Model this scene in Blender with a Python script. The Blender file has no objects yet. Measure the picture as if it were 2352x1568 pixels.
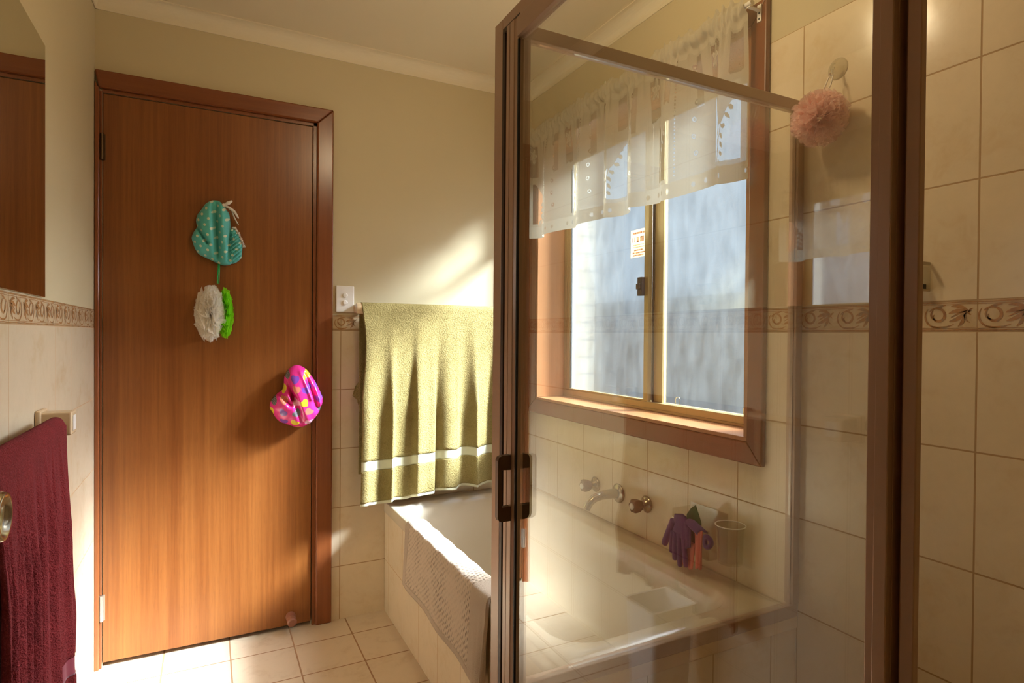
import bpy, bmesh, math, random
from mathutils import Vector, Matrix
from math import pi, sin, cos, sqrt, exp, floor, hypot, atan2
random.seed(7)
sc = bpy.context.scene
COL = sc.collection

# ------------------------------------------------------------------ dimensions (metres)
# x runs along the door wall, y towards the door wall, z up; the camera stands at the origin
H = 1.209
D = 2.569            # door wall
XL, XR = -0.36, 1.413  # left (mirror) wall, right (window) wall
YF = -0.45           # wall behind the camera
ZC = 2.414           # ceiling
LR, TH, TW = 0.2254, 0.25, 0.2056   # first tile course, tile height, tile width
ZB0, ZB1 = 1.2254, 1.290            # printed border band
YS, XS = 1.075, 0.52                # shower: end screen, front screen

# ------------------------------------------------------------------ materials
MATS = {}
class NT:
    def __init__(s, name):
        s.m = bpy.data.materials.new(name); s.m.use_nodes = True
        s.t = s.m.node_tree; s.t.nodes.clear()
        s.out = s.t.nodes.new('ShaderNodeOutputMaterial'); MATS[name] = s.m
    def n(s, typ, ins=None, **kw):
        nd = s.t.nodes.new('ShaderNode' + typ)
        for k, v in kw.items(): setattr(nd, k, v)
        for k, v in (ins or {}).items(): s.set(nd.inputs[k], v)
        return nd
    def set(s, sock, v):
        if isinstance(v, bpy.types.NodeSocket): s.t.links.new(v, sock)
        elif isinstance(v, bpy.types.Node): s.t.links.new(v.outputs[0], sock)
        elif sock.type == 'RGBA' and len(v) == 3: sock.default_value = (*v, 1)
        else: sock.default_value = v
    def math(s, op, a, b=0.0, c=0.0):
        nd = s.n('Math', operation=op); s.set(nd.inputs[0], a); s.set(nd.inputs[1], b); s.set(nd.inputs[2], c)
        return nd.outputs[0]
    def mixc(s, f, a, b, mode='MIX'):
        nd = s.n('MixRGB', blend_type=mode); s.set(nd.inputs[0], f); s.set(nd.inputs[1], a); s.set(nd.inputs[2], b)
        return nd.outputs[0]
    def ramp(s, f, stops, interp='LINEAR'):
        nd = s.n('ValToRGB'); cr = nd.color_ramp; cr.interpolation = interp
        while len(cr.elements) < len(stops): cr.elements.new(0.5)
        for e, (p, c) in zip(cr.elements, stops): e.position = p; e.color = (*c, 1)
        s.set(nd.inputs[0], f); return nd.outputs[0]
    def noise(s, vec, scale, detail=4, rough=0.55, dist=0.0):
        return s.n('TexNoise', {'Vector': vec, 'Scale': scale, 'Detail': detail, 'Roughness': rough, 'Distortion': dist}).outputs[0]
    def bump(s, h, strength=0.2, dist=0.01, normal=None):
        nd = s.n('Bump', {'Height': h, 'Strength': strength, 'Distance': dist})
        if normal: s.set(nd.inputs['Normal'], normal)
        return nd.outputs[0]
    def pbr(s, color, rough=0.5, metal=0.0, normal=None, **ex):
        p = s.n('BsdfPrincipled', {'Base Color': color, 'Roughness': rough, 'Metallic': metal})
        if normal: s.set(p.inputs['Normal'], normal)
        for k, v in ex.items(): s.set(p.inputs[k.replace('_', ' ')], v)
        s.t.links.new(p.outputs[0], s.out.inputs[0]); return p
    def end(s, sh): s.set(s.out.inputs[0], sh); return s.m
    def obj(s): return s.n('TexCoord').outputs['Object']
    def uv(s): return s.n('TexCoord').outputs['UV']
    def pos(s): return s.n('NewGeometry').outputs['Position']

def simple(name, color, rough=0.5, metal=0.0, **ex):
    t = NT(name); t.pbr(color, rough, metal, **ex); return t.m

def mat_paint(name, col, bs=0.08):
    t = NT(name); p = t.pos()
    n = t.noise(p, 260, 3); n2 = t.noise(p, 2.2, 3)
    c = t.mixc(n2, tuple(v * .96 for v in col), tuple(min(1, v * 1.03) for v in col))
    t.pbr(c, 0.55, normal=t.bump(n, bs, .002)); return t.m
mat_paint('paint', (.57, .48, .30)); mat_paint('ceiling_paint', (.72, .63, .45), .05); mat_paint('cornice_paint', (.74, .65, .47), .02)

def mat_tile(name, a, b, grout, bw, rh, ms, rough=.16, edge=.35):
    t = NT(name); uv = t.uv(); p = t.pos()
    br = t.n('TexBrick', {'Vector': uv, 'Scale': 1.0, 'Mortar Size': ms, 'Mortar Smooth': .25, 'Brick Width': bw, 'Row Height': rh,
                          'Color1': (1, 1, 1, 1), 'Color2': (0, 0, 0, 1), 'Mortar': (.5, .5, .5, 1)}, offset=0.0, offset_frequency=1)
    fac = br.outputs['Fac']
    n1 = t.noise(p, 9, 7, .62, .6); n2 = t.noise(p, 26, 5, .6, 1.2)
    m = t.math('MULTIPLY_ADD', n2, .35, t.math('MULTIPLY', n1, .75))
    c = t.ramp(m, [(.30, b), (.52, a), (.75, tuple(min(1, v * 1.05) for v in a))])
    c = t.mixc(t.math('MULTIPLY', br.outputs['Color'], .05), c, b)
    c = t.mixc(fac, c, grout)
    h = t.math('SUBTRACT', t.math('MULTIPLY', t.noise(p, 34, 3), .12), fac)
    ro = t.math('MULTIPLY_ADD', fac, .5, rough)
    t.pbr(c, ro, normal=t.bump(h, edge, .002)); return t.m
mat_tile('wall_tile', (.74, .62, .44), (.67, .52, .325), (.42, .27, .13), TW, TH, .0021)
mat_tile('floor_tile', (.66, .54, .39), (.53, .39, .25), (.33, .19, .095), .2225, .2225, .003, .33, .4)
# printed border band
t = NT('border_tile'); uv = t.uv(); p = t.pos()
br = t.n('TexBrick', {'Vector': uv, 'Scale': 1.0, 'Mortar Size': .0015, 'Mortar Smooth': .2, 'Brick Width': TW, 'Row Height': ZB1 - ZB0}, offset=0.0)
c = t.ramp(t.noise(p, 22, 5), [(.35, (.58, .43, .25)), (.65, (.70, .56, .37))])
c = t.mixc(br.outputs['Fac'], c, (.42, .28, .14)); t.pbr(c, .2, normal=t.bump(t.math('MULTIPLY', br.outputs['Fac'], -1.0), .3, .002))
t = NT('border_print'); p = t.pos()
c = t.ramp(t.noise(p, 55, 3), [(.38, (.34, .17, .07)), (.5, (.46, .235, .09)), (.64, (.32, .21, .12))])
t.pbr(c, .22)

def mat_wood(name, dark, light, axis='Z', rough=.32, fine=90, stretch=1.2, bs=.05):
    t = NT(name); o = t.pos()
    sv = {'Z': (1, 1, .02), 'X': (.02, 1, 1), 'Y': (1, .02, 1)}[axis]
    mp = t.n('Mapping', {'Vector': o, 'Scale': sv}).outputs[0]
    n1 = t.noise(mp, fine, 3, .6); n2 = t.noise(mp, 11 * stretch, 3, .5); 
    mp2 = t.n('Mapping', {'Vector': o, 'Scale': tuple(2.0 if v == .02 else 60 for v in sv)}).outputs[0]
    n3 = t.noise(mp2, 9, 2)
    f = t.math('MULTIPLY_ADD', n1, .5, t.math('MULTIPLY', n2, .55))
    c = t.ramp(f, [(.30, dark), (.66, light)])
    c = t.mixc(t.math('MULTIPLY', t.math('GREATER_THAN', n3, .60), .16), c, tuple(v * .55 for v in dark))
    t.pbr(c, rough, normal=t.bump(n1, bs, .001)); return t.m
mat_wood('door_veneer', (.145, .036, .006), (.262, .090, .020), 'Z', .30)
mat_wood('trim_wood_x', (.165, .045, .013), (.225, .066, .019), 'X', .26)
mat_wood('trim_wood_y', (.185, .058, .018), (.255, .083, .027), 'Y', .26)
mat_wood('trim_wood_z', (.165, .045, .013), (.225, .066, .019), 'Z', .26)
mat_wood('reveal_wood', (.36, .150, .060), (.46, .205, .088), 'Z', .3)
simple('gap_shade', (.02, .008, .004), .7)
simple('bronze_frame', (.45, .30, .205), .30, .1)
simple('bronze_side', (.135, .068, .035), .35, .25)
simple('bronze_shade', (.035, .013, .006), .45, .1)
simple('handle_brown', (.080, .036, .012), .28)
simple('gold_aluminium', (.42, .30, .13), .32, .4)
simple('rubber', (.012, .012, .014), .6)
simple('white_plastic', (.80, .76, .70), .35)
simple('chrome', (.82, .82, .80), .08, 1.0)
simple('aged_chrome', (.46, .40, .30), .18, .95)
simple('hinge_steel', (.62, .56, .48), .35, .9)
simple('hinge_bronze', (.10, .06, .03), .4, .8)
simple('bath_acrylic', (.62, .535, .41), .17)
simple('ceramic_beige', (.70, .53, .33), .2)
simple('mirror_silver', (.90, .92, .88), .0, 1.0)
simple('mirror_edge', (.25, .30, .24), .2)
simple('latch_black', (.02, .02, .022), .4)
simple('sticker_red', (.75, .22, .13), .6); simple('sticker_yellow', (.82, .70, .36), .6)
simple('smoky_handle', (.20, .105, .045), .22); simple('stop_wood', (.23, .085, .045), .4)
simple('outside_ground', (.11, .11, .11), .9); simple('outside_fence', (.11, .108, .107), .9)

# clear shower glass: Schlick mix of see-through and mirror reflection on each face
def mat_glass(name, tint=(.97, .975, .955), boost=1.0, rough=0.0):
    t = NT(name); g = t.n('NewGeometry')
    dt = t.n('VectorMath', operation='DOT_PRODUCT'); t.set(dt.inputs[0], g.outputs['Incoming']); t.set(dt.inputs[1], g.outputs['Normal'])
    ca = t.math('ABSOLUTE', dt.outputs['Value'])
    f = t.math('MULTIPLY_ADD', t.math('POWER', t.math('SUBTRACT', 1.0, ca), 5.0), .957, .043)
    f = t.math('MINIMUM', t.math('MULTIPLY', f, boost), 1.0)
    tr = t.n('BsdfTransparent', {'Color': tint}); gl = t.n('BsdfGlossy', {'Roughness': rough, 'Color': (1, 1, 1, 1)})
    mx = t.n('MixShader', {0: f}); t.set(mx.inputs[1], tr.outputs[0]); t.set(mx.inputs[2], gl.outputs[0])
    t.end(mx.outputs[0]); return t.m
mat_glass('shower_glass', boost=2.0)
mat_glass('clear_plastic', tint=(.93, .92, .88), boost=1.6, rough=.08)
# frosted window glass: part clear, part scattering
t = NT('frosted_glass'); p = t.pos()
n = t.noise(p, 240, 3); bmp = t.bump(n, .35, .003)
tr = t.n('BsdfTransparent', {'Color': (.96, .98, 1.0)}); tl = t.n('BsdfTranslucent', {'Color': (.80, .88, 1.0), 'Normal': bmp})
rf = t.n('BsdfRefraction', {'Color': (.95, .97, 1.0), 'Roughness': .5, 'IOR': 1.10, 'Normal': bmp})
big = t.noise(t.n('Mapping', {'Vector': p, 'Scale': (6, 6, 2.2)}).outputs[0], 3.5, 5)
m1 = t.n('MixShader', {0: t.math('MULTIPLY', big, .025)}); t.set(m1.inputs[1], rf.outputs[0]); t.set(m1.inputs[2], tl.outputs[0])
m2 = t.n('MixShader', {0: .45}); t.set(m2.inputs[1], m1.outputs[0]); t.set(m2.inputs[2], tr.outputs[0])
t.end(m2.outputs[0])

def mat_cloth(name, a, b, scale=420, bs=.6, dist=.004, rough=.95, sheen=.3, low=None):
    t = NT(name); p = t.pos(); n = t.noise(p, scale, 3, .7); n2 = t.noise(p, 18 if low is None else low, 3)
    c = t.mixc(t.math('MULTIPLY_ADD', n2, .35, t.math('MULTIPLY', n, .65)), a, b)
    t.pbr(c, rough, normal=t.bump(n, bs, dist), Sheen_Weight=sheen, Sheen_Roughness=.5, Specular_IOR_Level=.15); return t.m
mat_cloth('green_terry', (.155, .108, .022), (.51, .40, .165), 190, 1.0, .010, sheen=.0)
mat_cloth('green_band', (.52, .50, .33), (.66, .64, .46), 900, .2, .001)
mat_cloth('burgundy_terry', (.028, .002, .003), (.25, .022, .022), 230, 1.0, .009, sheen=.0)
mat_cloth('burgundy_band', (.15, .018, .03), (.22, .032, .045), 900, .2, .001)
mat_cloth('mat_edge', (.50, .385, .275), (.66, .53, .40), 380, .8, .005)
mat_cloth('purple_knit', (.085, .030, .14), (.17, .075, .26), 500, .7, .003)
mat_cloth('pink_cloth', (.62, .16, .12), (.80, .27, .20), 600, .4, .002)
mat_cloth('green_cloth', (.05, .11, .035), (.08, .16, .055), 600, .3, .002)
mat_cloth('ribbon_white', (.80, .72, .66), (.86, .80, .74), 800, .2, .001)
mat_cloth('cord_green', (.02, .35, .09), (.03, .45, .12), 800, .3, .001)
# bath mat body: knitted with rows of small dark holes
t = NT('mat_knit'); uv = t.uv(); p = t.pos()
mp = t.n('Mapping', {'Vector': uv, 'Scale': (1, 1, 1), 'Rotation': (0, 0, .62)}).outputs[0]
vo = t.n('TexVoronoi', {'Vector': mp, 'Scale': 60.0, 'Randomness': .18}, feature='F1', voronoi_dimensions='2D')
hole = t.math('SUBTRACT', 1.0, t.math('SMOOTH_MIN', t.math('MULTIPLY', vo.outputs['Distance'], 2.4), 1.0, .1))
patch = t.ramp(t.noise(mp, 7, 3), [(.40, (.15,) * 3), (.62, (1,) * 3)])
hole = t.math('MULTIPLY', hole, patch)
n = t.noise(p, 420, 3)
c = t.mixc(n, (.55, .43, .31), (.72, .585, .44)); c = t.mixc(t.math('MULTIPLY', hole, .95), c, (.14, .085, .05))
t.pbr(c, .95, normal=t.bump(t.math('SUBTRACT', t.math('MULTIPLY', n, .6), hole), .7, .006), Sheen_Weight=.2)

def mat_net(name, col, al=.75, trl=.45, scale=500):
    t = NT(name); p = t.pos(); n = t.noise(p, scale, 2)
    d = t.n('BsdfDiffuse', {'Color': col}); l = t.n('BsdfTranslucent', {'Color': col}); tr = t.n('BsdfTransparent')
    a = t.n('MixShader', {0: trl}); t.set(a.inputs[1], d.outputs[0]); t.set(a.inputs[2], l.outputs[0])
    f = t.math('MINIMUM', t.math('MULTIPLY_ADD', n, .3, al - .15), 1.0)
    b = t.n('MixShader', {0: f}); t.set(b.inputs[1], tr.outputs[0]); t.set(b.inputs[2], a.outputs[0]); t.end(b.outputs[0]); return t.m
mat_net('net_pink', (.97, .74, .69), .55); mat_net('net_white', (.94, .90, .82), .55); mat_net('net_green', (.36, .80, .03), .8); mat_net('sticker_cream', (.95, .84, .62), 1.2, .6)
# lace: opacity stored on the mesh, point by point
t = NT('lace'); at = t.n('Attribute', attribute_name='lace'); p = t.pos()
d = t.n('BsdfDiffuse', {'Color': (.56, .495, .385)}); l = t.n('BsdfTranslucent', {'Color': (.34, .31, .26)}); tr = t.n('BsdfTransparent')
a = t.n('MixShader', {0: .22}); t.set(a.inputs[1], d.outputs[0]); t.set(a.inputs[2], l.outputs[0])
f = t.math('MINIMUM', t.math('ADD', at.outputs['Fac'], t.math('MULTIPLY_ADD', t.noise(p, 600, 2), .3, -.15)), 1.0)
b = t.n('MixShader', {0: f}); t.set(b.inputs[1], tr.outputs[0]); t.set(b.inputs[2], a.outputs[0]); t.end(b.outputs[0])
# turquoise cap: rows of pale dots
t = NT('cap_dots'); uv = t.uv()
mp = t.n('Mapping', {'Vector': uv, 'Rotation': (0, 0, .5)}).outputs[0]
vo = t.n('TexVoronoi', {'Vector': mp, 'Scale': 37.0, 'Randomness': .10}, voronoi_dimensions='2D')
c = t.mixc(t.math('LESS_THAN', vo.outputs['Distance'], .19), (.085, .50, .48), (.66, .74, .56))
t.pbr(c, .45, Sheen_Weight=.2)
# pink cap: scattered hearts in several colours
t = NT('cap_hearts'); uv = t.uv()
vo = t.n('TexVoronoi', {'Vector': uv, 'Scale': 22.0, 'Randomness': .35}, voronoi_dimensions='2D')
sub = t.n('VectorMath', operation='SUBTRACT'); us = t.n('VectorMath', operation='SCALE'); t.set(us.inputs[0], uv); us.inputs['Scale'].default_value = 1.0
t.set(sub.inputs[0], us.outputs[0]); t.set(sub.inputs[1], vo.outputs['Position'])
sx = t.n('SeparateXYZ', {0: sub.outputs[0]})
sp = t.n('SeparateColor', {0: vo.outputs['Color']})
ang = t.math('MULTIPLY_ADD', sp.outputs[2], 1.6, -.8)
ca, sa = t.math('COSINE', ang), t.math('SINE', ang)
k = 1 / .0145
x = t.math('MULTIPLY', t.math('SUBTRACT', t.math('MULTIPLY', sx.outputs[0], ca), t.math('MULTIPLY', sx.outputs[1], sa)), k)
y = t.math('MULTIPLY', t.math('ADD', t.math('MULTIPLY', sx.outputs[0], sa), t.math('MULTIPLY', sx.outputs[1], ca)), k)
y = t.math('MULTIPLY', y, 1.05)
x2, y2 = t.math('MULTIPLY', x, x), t.math('MULTIPLY', y, y)
q = t.math('SUBTRACT', t.math('ADD', x2, y2), 1.0)
hv = t.math('SUBTRACT', t.math('MULTIPLY', t.math('MULTIPLY', q, q), q), t.math('MULTIPLY', x2, t.math('MULTIPLY', y2, y)))
inside = t.math('LESS_THAN', hv, 0.0)
hc = t.ramp(sp.outputs[0], [(0, (.80, .60, .04)), (.24, (.22, .06, .42)), (.46, (.85, .42, .52)), (.64, (.80, .10, .06)), (.80, (.07, .05, .12))], 'CONSTANT')
chk = t.n('TexChecker', {'Vector': uv, 'Scale': 380.0, 'Color1': (1, 1, 1, 1), 'Color2': (0, 0, 0, 1)})
hc = t.mixc(t.math('MULTIPLY', t.math('GREATER_THAN', sp.outputs[0], .64), t.math('MULTIPLY', chk.outputs['Fac'], .45)), hc, (.55, .62, .42))
c = t.mixc(inside, (.76, .030, .25), hc)
t.pbr(c, .22, Coat_Weight=.3)
# bricks outside
t = NT('outside_brick'); uv = t.uv()
br = t.n('TexBrick', {'Vector': uv, 'Scale': 1.0, 'Mortar Size': .006, 'Brick Width': .24, 'Row Height': .086, 'Color1': (.055, .046, .033, 1), 'Color2': (.05, .041, .030, 1), 'Mortar': (.025, .02, .015, 1)})
t.pbr(br.outputs['Color'], .9)
t = NT('lamp_glow'); t.end(t.n('Emission', {'Color': (1, .66, .30, 1), 'Strength': 18.0}).outputs[0])

# ------------------------------------------------------------------ object helpers
def tag(o, label=None, cat=None, group=None, kind=None):
    if label: o['label'] = label
    if cat: o['category'] = cat
    if group: o['group'] = group
    if kind: o['kind'] = kind
    return o
def root(name, loc, label=None, cat=None, group=None, kind=None):
    o = bpy.data.objects.new(name, None); o.location = loc; o.empty_display_size = .05; COL.objects.link(o)
    return tag(o, label, cat, group, kind)
def wloc(o):
    v = Vector((0, 0, 0))
    while o: v += o.location; o = o.parent
    return v
def link(name, me, parent=None):
    o = bpy.data.objects.new(name, me)
    if parent:
        o.parent = parent; o.location = -wloc(parent)   # meshes are written in world coordinates
    COL.objects.link(o); return o
class MB:
    """collects shapes (world coordinates) into one mesh"""
    def __init__(s): s.v = []; s.f = []; s.m = []; s.uv = []; s.sm = []
    def add(s, vs, fs, mi=0, uvs=None, smooth=False):
        b = len(s.v); s.v += [tuple(v) for v in vs]
        for i, f in enumerate(fs):
            s.f.append(tuple(b + k for k in f)); s.m.append(mi); s.sm.append(smooth)
            s.uv.append([uvs[k] for k in f] if uvs else [(0, 0)] * len(f))
        return s
    def box(s, a, b, mi=0, uvf=None):
        (x0, y0, z0), (x1, y1, z1) = a, b
        x0, x1 = min(x0, x1), max(x0, x1); y0, y1 = min(y0, y1), max(y0, y1); z0, z1 = min(z0, z1), max(z0, z1)
        vs = [(x0, y0, z0), (x1, y0, z0), (x1, y1, z0), (x0, y1, z0), (x0, y0, z1), (x1, y0, z1), (x1, y1, z1), (x0, y1, z1)]
        fs = [(0, 3, 2, 1), (4, 5, 6, 7), (0, 1, 5, 4), (1, 2, 6, 5), (2, 3, 7, 6), (3, 0, 4, 7)]
        return s.add(vs, fs, mi, [uvf(v) for v in vs] if uvf else None)
    def prism(s, pts, axis, a, b, mi=0, smooth=False):
        """closed outline pts (2-D) extruded along axis from a to b; pts use the other two axes in xyz order"""
        def P(p, h): return {'x': (h, p[0], p[1]), 'y': (p[0], h, p[1]), 'z': (p[0], p[1], h)}[axis]
        n = len(pts); vs = [P(p, a) for p in pts] + [P(p, b) for p in pts]
        fs = [(i, (i + 1) % n, n + (i + 1) % n, n + i) for i in range(n)]
        s.add(vs, fs, mi, smooth=smooth); s.add(vs, [tuple(range(n))[::-1], tuple(range(n, 2 * n))], mi); return s
    def tube(s, path, rad, seg=12, mi=0, cap=True, flat=1.0):
        path = [Vector(p) for p in path]; n = len(path); R = rad if hasattr(rad, '__len__') else [rad] * n
        vs = []; up = None
        for i, p in enumerate(path):
            tg = (path[min(i + 1, n - 1)] - path[max(i - 1, 0)]).normalized()
            if up is None:
                up = Vector((0, 0, 1)) if abs(tg.z) < .9 else Vector((1, 0, 0))
            a = tg.cross(up).normalized(); b = a.cross(tg).normalized(); up = b
            vs += [tuple(p + (a * cos(2 * pi * k / seg) + b * sin(2 * pi * k / seg) * flat) * R[i]) for k in range(seg)]
        fs = [(i * seg + k, i * seg + (k + 1) % seg, (i + 1) * seg + (k + 1) % seg, (i + 1) * seg + k) for i in range(n - 1) for k in range(seg)]
        s.add(vs, fs, mi, smooth=True)
        if cap: s.add(vs, [tuple(range(seg))[::-1], tuple(range((n - 1) * seg, n * seg))], mi)
        return s
    def lathe(s, prof, base, axis, seg=32, mi=0, up=None, sx=1.0):
        """prof: (distance along axis, radius)"""
        ax = Vector(axis).normalized(); t = Vector((0, 0, 1)) if abs(ax.z) < .9 else Vector((1, 0, 0))
        a = ax.cross(t).normalized(); b = ax.cross(a); base = Vector(base); vs = []
        for h, r in prof:
            vs += [tuple(base + ax * h + (a * cos(2 * pi * k / seg) * sx + b * sin(2 * pi * k / seg)) * r) for k in range(seg)]
        n = len(prof)
        fs = [(i * seg + k, i * seg + (k + 1) % seg, (i + 1) * seg + (k + 1) % seg, (i + 1) * seg + k) for i in range(n - 1) for k in range(seg)]
        s.add(vs, fs, mi, smooth=True); s.add(vs, [tuple(range(seg))[::-1], tuple(range((n - 1) * seg, n * seg))], mi); return s
    def grid(s, fn, nu, nv, mi=0, uvf=None, wrapu=False, smooth=True, mif=None):
        vs = [fn(i / nu, j / nv) for j in range(nv + 1) for i in range(nu + (0 if wrapu else 1))]
        w = nu if wrapu else nu + 1
        uvs = [uvf(i / nu, j / nv) for j in range(nv + 1) for i in range(w)] if uvf else None
        b = len(s.v); s.v += [tuple(v) for v in vs]
        for j in range(nv):
            for i in range(nu):
                f = (j * w + i, j * w + (i + 1) % w, (j + 1) * w + (i + 1) % w, (j + 1) * w + i)
                s.f.append(tuple(b + k for k in f)); s.m.append(mif((i + .5) / nu, (j + .5) / nv) if mif else mi); s.sm.append(smooth)
                s.uv.append([uvs[k] for k in f] if uvs else [(0, 0)] * 4)
        return s
    def build(s, name, mats, parent=None, bevel=0, solid=0, fix=True, weld=False, subsurf=0, seg=2):
        me = bpy.data.meshes.new(name); me.from_pydata(s.v, [], s.f)
        for m in (mats if isinstance(mats, (list, tuple)) else [mats]): me.materials.append(MATS[m])
        me.polygons.foreach_set('material_index', s.m); me.polygons.foreach_set('use_smooth', s.sm)
        ul = me.uv_layers.new(name='UVMap'); flat = [c for f in s.uv for q in f for c in q]
        ul.data.foreach_set('uv', flat); me.update()
        if fix or weld:
            bm = bmesh.new(); bm.from_mesh(me)
            if weld: bmesh.ops.remove_doubles(bm, verts=bm.verts, dist=1e-5)
            if fix: bmesh.ops.recalc_face_normals(bm, faces=bm.faces)
            bm.to_mesh(me); bm.free()
        o = link(name, me, parent)
        if subsurf: q = o.modifiers.new('subd', 'SUBSURF'); q.levels = q.render_levels = subsurf
        if solid: q = o.modifiers.new('thick', 'SOLIDIFY'); q.thickness = solid; q.offset = 0
        if bevel: q = o.modifiers.new('bevel', 'BEVEL'); q.width = bevel; q.segments = seg; q.limit_method = 'ANGLE'; q.angle_limit = .6
        return o
def smoothstep(a, b, x):
    t = max(0., min(1., (x - a) / (b - a))); return t * t * (3 - 2 * t)

# ------------------------------------------------------------------ room shell
WT = .12
def uv_y(v0, y0=.6555 - 20 * TW): return lambda p: (p[1] - y0, p[2] - v0)
def uv_x(v0, x0=.4999 - 20 * TW): return lambda p: (p[0] - x0, p[2] - v0)
YW0, YW1, ZW0, ZW1 = 1.226, 2.480, .905, 2.105      # clear window opening
# right wall (window): lower tile / border / upper tile / paint, round the opening
w = MB(); MT, MBD, MP = 0, 1, 2
low = uv_y(LR - TH); up = uv_y(ZB1); bd = uv_y(ZB0)
w.box((XR, YF, -.1), (XR + WT, YW0, ZB0), MT, low); w.box((XR, YF, ZB0), (XR + WT, YW0, ZB1), MBD, bd)
w.box((XR, YF, ZB1), (XR + WT, YW0, ZB1 + .75), MT, up); w.box((XR, YF, ZB1 + .75), (XR + WT - .002, YW0, ZC), MP)
w.box((XR, YW0, -.1), (XR + WT, YW1, ZW0), MT, low); w.box((XR, YW0, ZW1), (XR + WT, YW1, ZC), MP)
w.box((XR, YW1, -.1), (XR + WT, D + .12, ZB0), MT, low); w.box((XR, YW1, ZB0), (XR + WT, D + .12, ZB1), MBD, bd)
w.box((XR, YW1, ZB1), (XR + WT, D + .12, ZC), MP)
wall_right = tag(w.build('wall_right', ['wall_tile', 'border_tile', 'paint'], fix=False), 'tiled wall with the window', kind='structure')
# back wall (door), with a doorway
DX0, DX1, DZ1 = -.338, .3855, 2.066
w = MB(); low = uv_x(LR - TH); bd = uv_x(ZB0)
w.box((DX1, D, -.1), (XR, D + WT, ZB0), MT, low); w.box((DX1, D, ZB0), (XR, D + WT, ZB1), MBD, bd)
w.box((DX1, D, ZB1), (XR, D + WT, ZC), MP); w.box((XL - WT, D, DZ1), (DX1, D + WT, ZC), MP)
w.box((XL - WT, D, -.1), (DX0, D + WT, DZ1), MP)
wall_back = tag(w.build('wall_back', ['wall_tile', 'border_tile', 'paint'], fix=False), kind='structure')
# left wall (mirror)
w = MB(); low = uv_y(LR - TH, D - .2085 - 30 * TW); bd = uv_y(ZB0, D - .2085 - 30 * TW)
w.box((XL - WT, YF, -.1), (XL, D, ZB0), MT, low); w.box((XL - WT, YF, ZB0), (XL, D, ZB1), MBD, bd)
w.box((XL - WT, YF, ZB1), (XL - .001, D, ZC), MP)
wall_left = tag(w.build('wall_left', ['wall_tile', 'border_tile', 'paint'], fix=False), kind='structure')
w = MB(); w.box((XL - WT, YF - WT, -.1), (XR + WT, YF, ZC), 0)
wall_front = tag(w.build('wall_front', 'paint', fix=False), kind='structure')
w = MB(); w.box((XL - WT, YF - WT, -.1), (XR + WT, D + .25, 0), 0, lambda p: (p[0] - .3 + 2.225, p[1] - 2.419 + 4.45))
tag(w.build('floor', 'floor_tile', fix=False), kind='structure')
w = MB(); w.box((XL - WT, YF - WT, ZC), (XR + WT, D + WT, ZC + .1))
tag(w.build('ceiling', 'ceiling_paint', fix=False), kind='structure')
w = MB(); w.box((XL - WT, D + .24, 0), (DX1 + .1, D + .26, 2.3)); w.build('wall_hall', 'paint', fix=False)['kind'] = 'structure'
# cove cornice
def cornice(name, a, b, inward):
    a, b, n = Vector(a), Vector(b), Vector(inward); R = .056
    prof = [(0, 0), (0, R), (.004, R)] + [(R - (R - .004) * cos(t) if False else .004 + (R - .008) * (1 - cos(t)), .004 + (R - .008) * (1 - sin(t))) for t in [pi / 2 * k / 8 for k in range(9)][::1]]
    prof = [(0, 0), (0, R), (.004, R)] + [(.004 + (R - .008) * (1 - cos(k * pi / 16)), R - .002 - (R - .006) * sin(k * pi / 16)) for k in range(9)] + [(R, .004), (R, 0)]
    vs = [tuple(p + n * q + Vector((0, 0, -h))) for p in (a, b) for q, h in prof]; k = len(prof)
    m = MB(); m.add(vs, [(i, (i + 1) % k, k + (i + 1) % k, k + i) for i in range(k)], smooth=False)
    tag(m.build(name, 'cornice_paint'), kind='structure')
cornice('trim_1', (XL, D, ZC), (XR, D, ZC), (0, -1, 0)); cornice('trim_2', (XR, YF, ZC), (XR, D, ZC), (-1, 0, 0)); cornice('trim_3', (XL, YF, ZC), (XL, D, ZC), (1, 0, 0))

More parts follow.
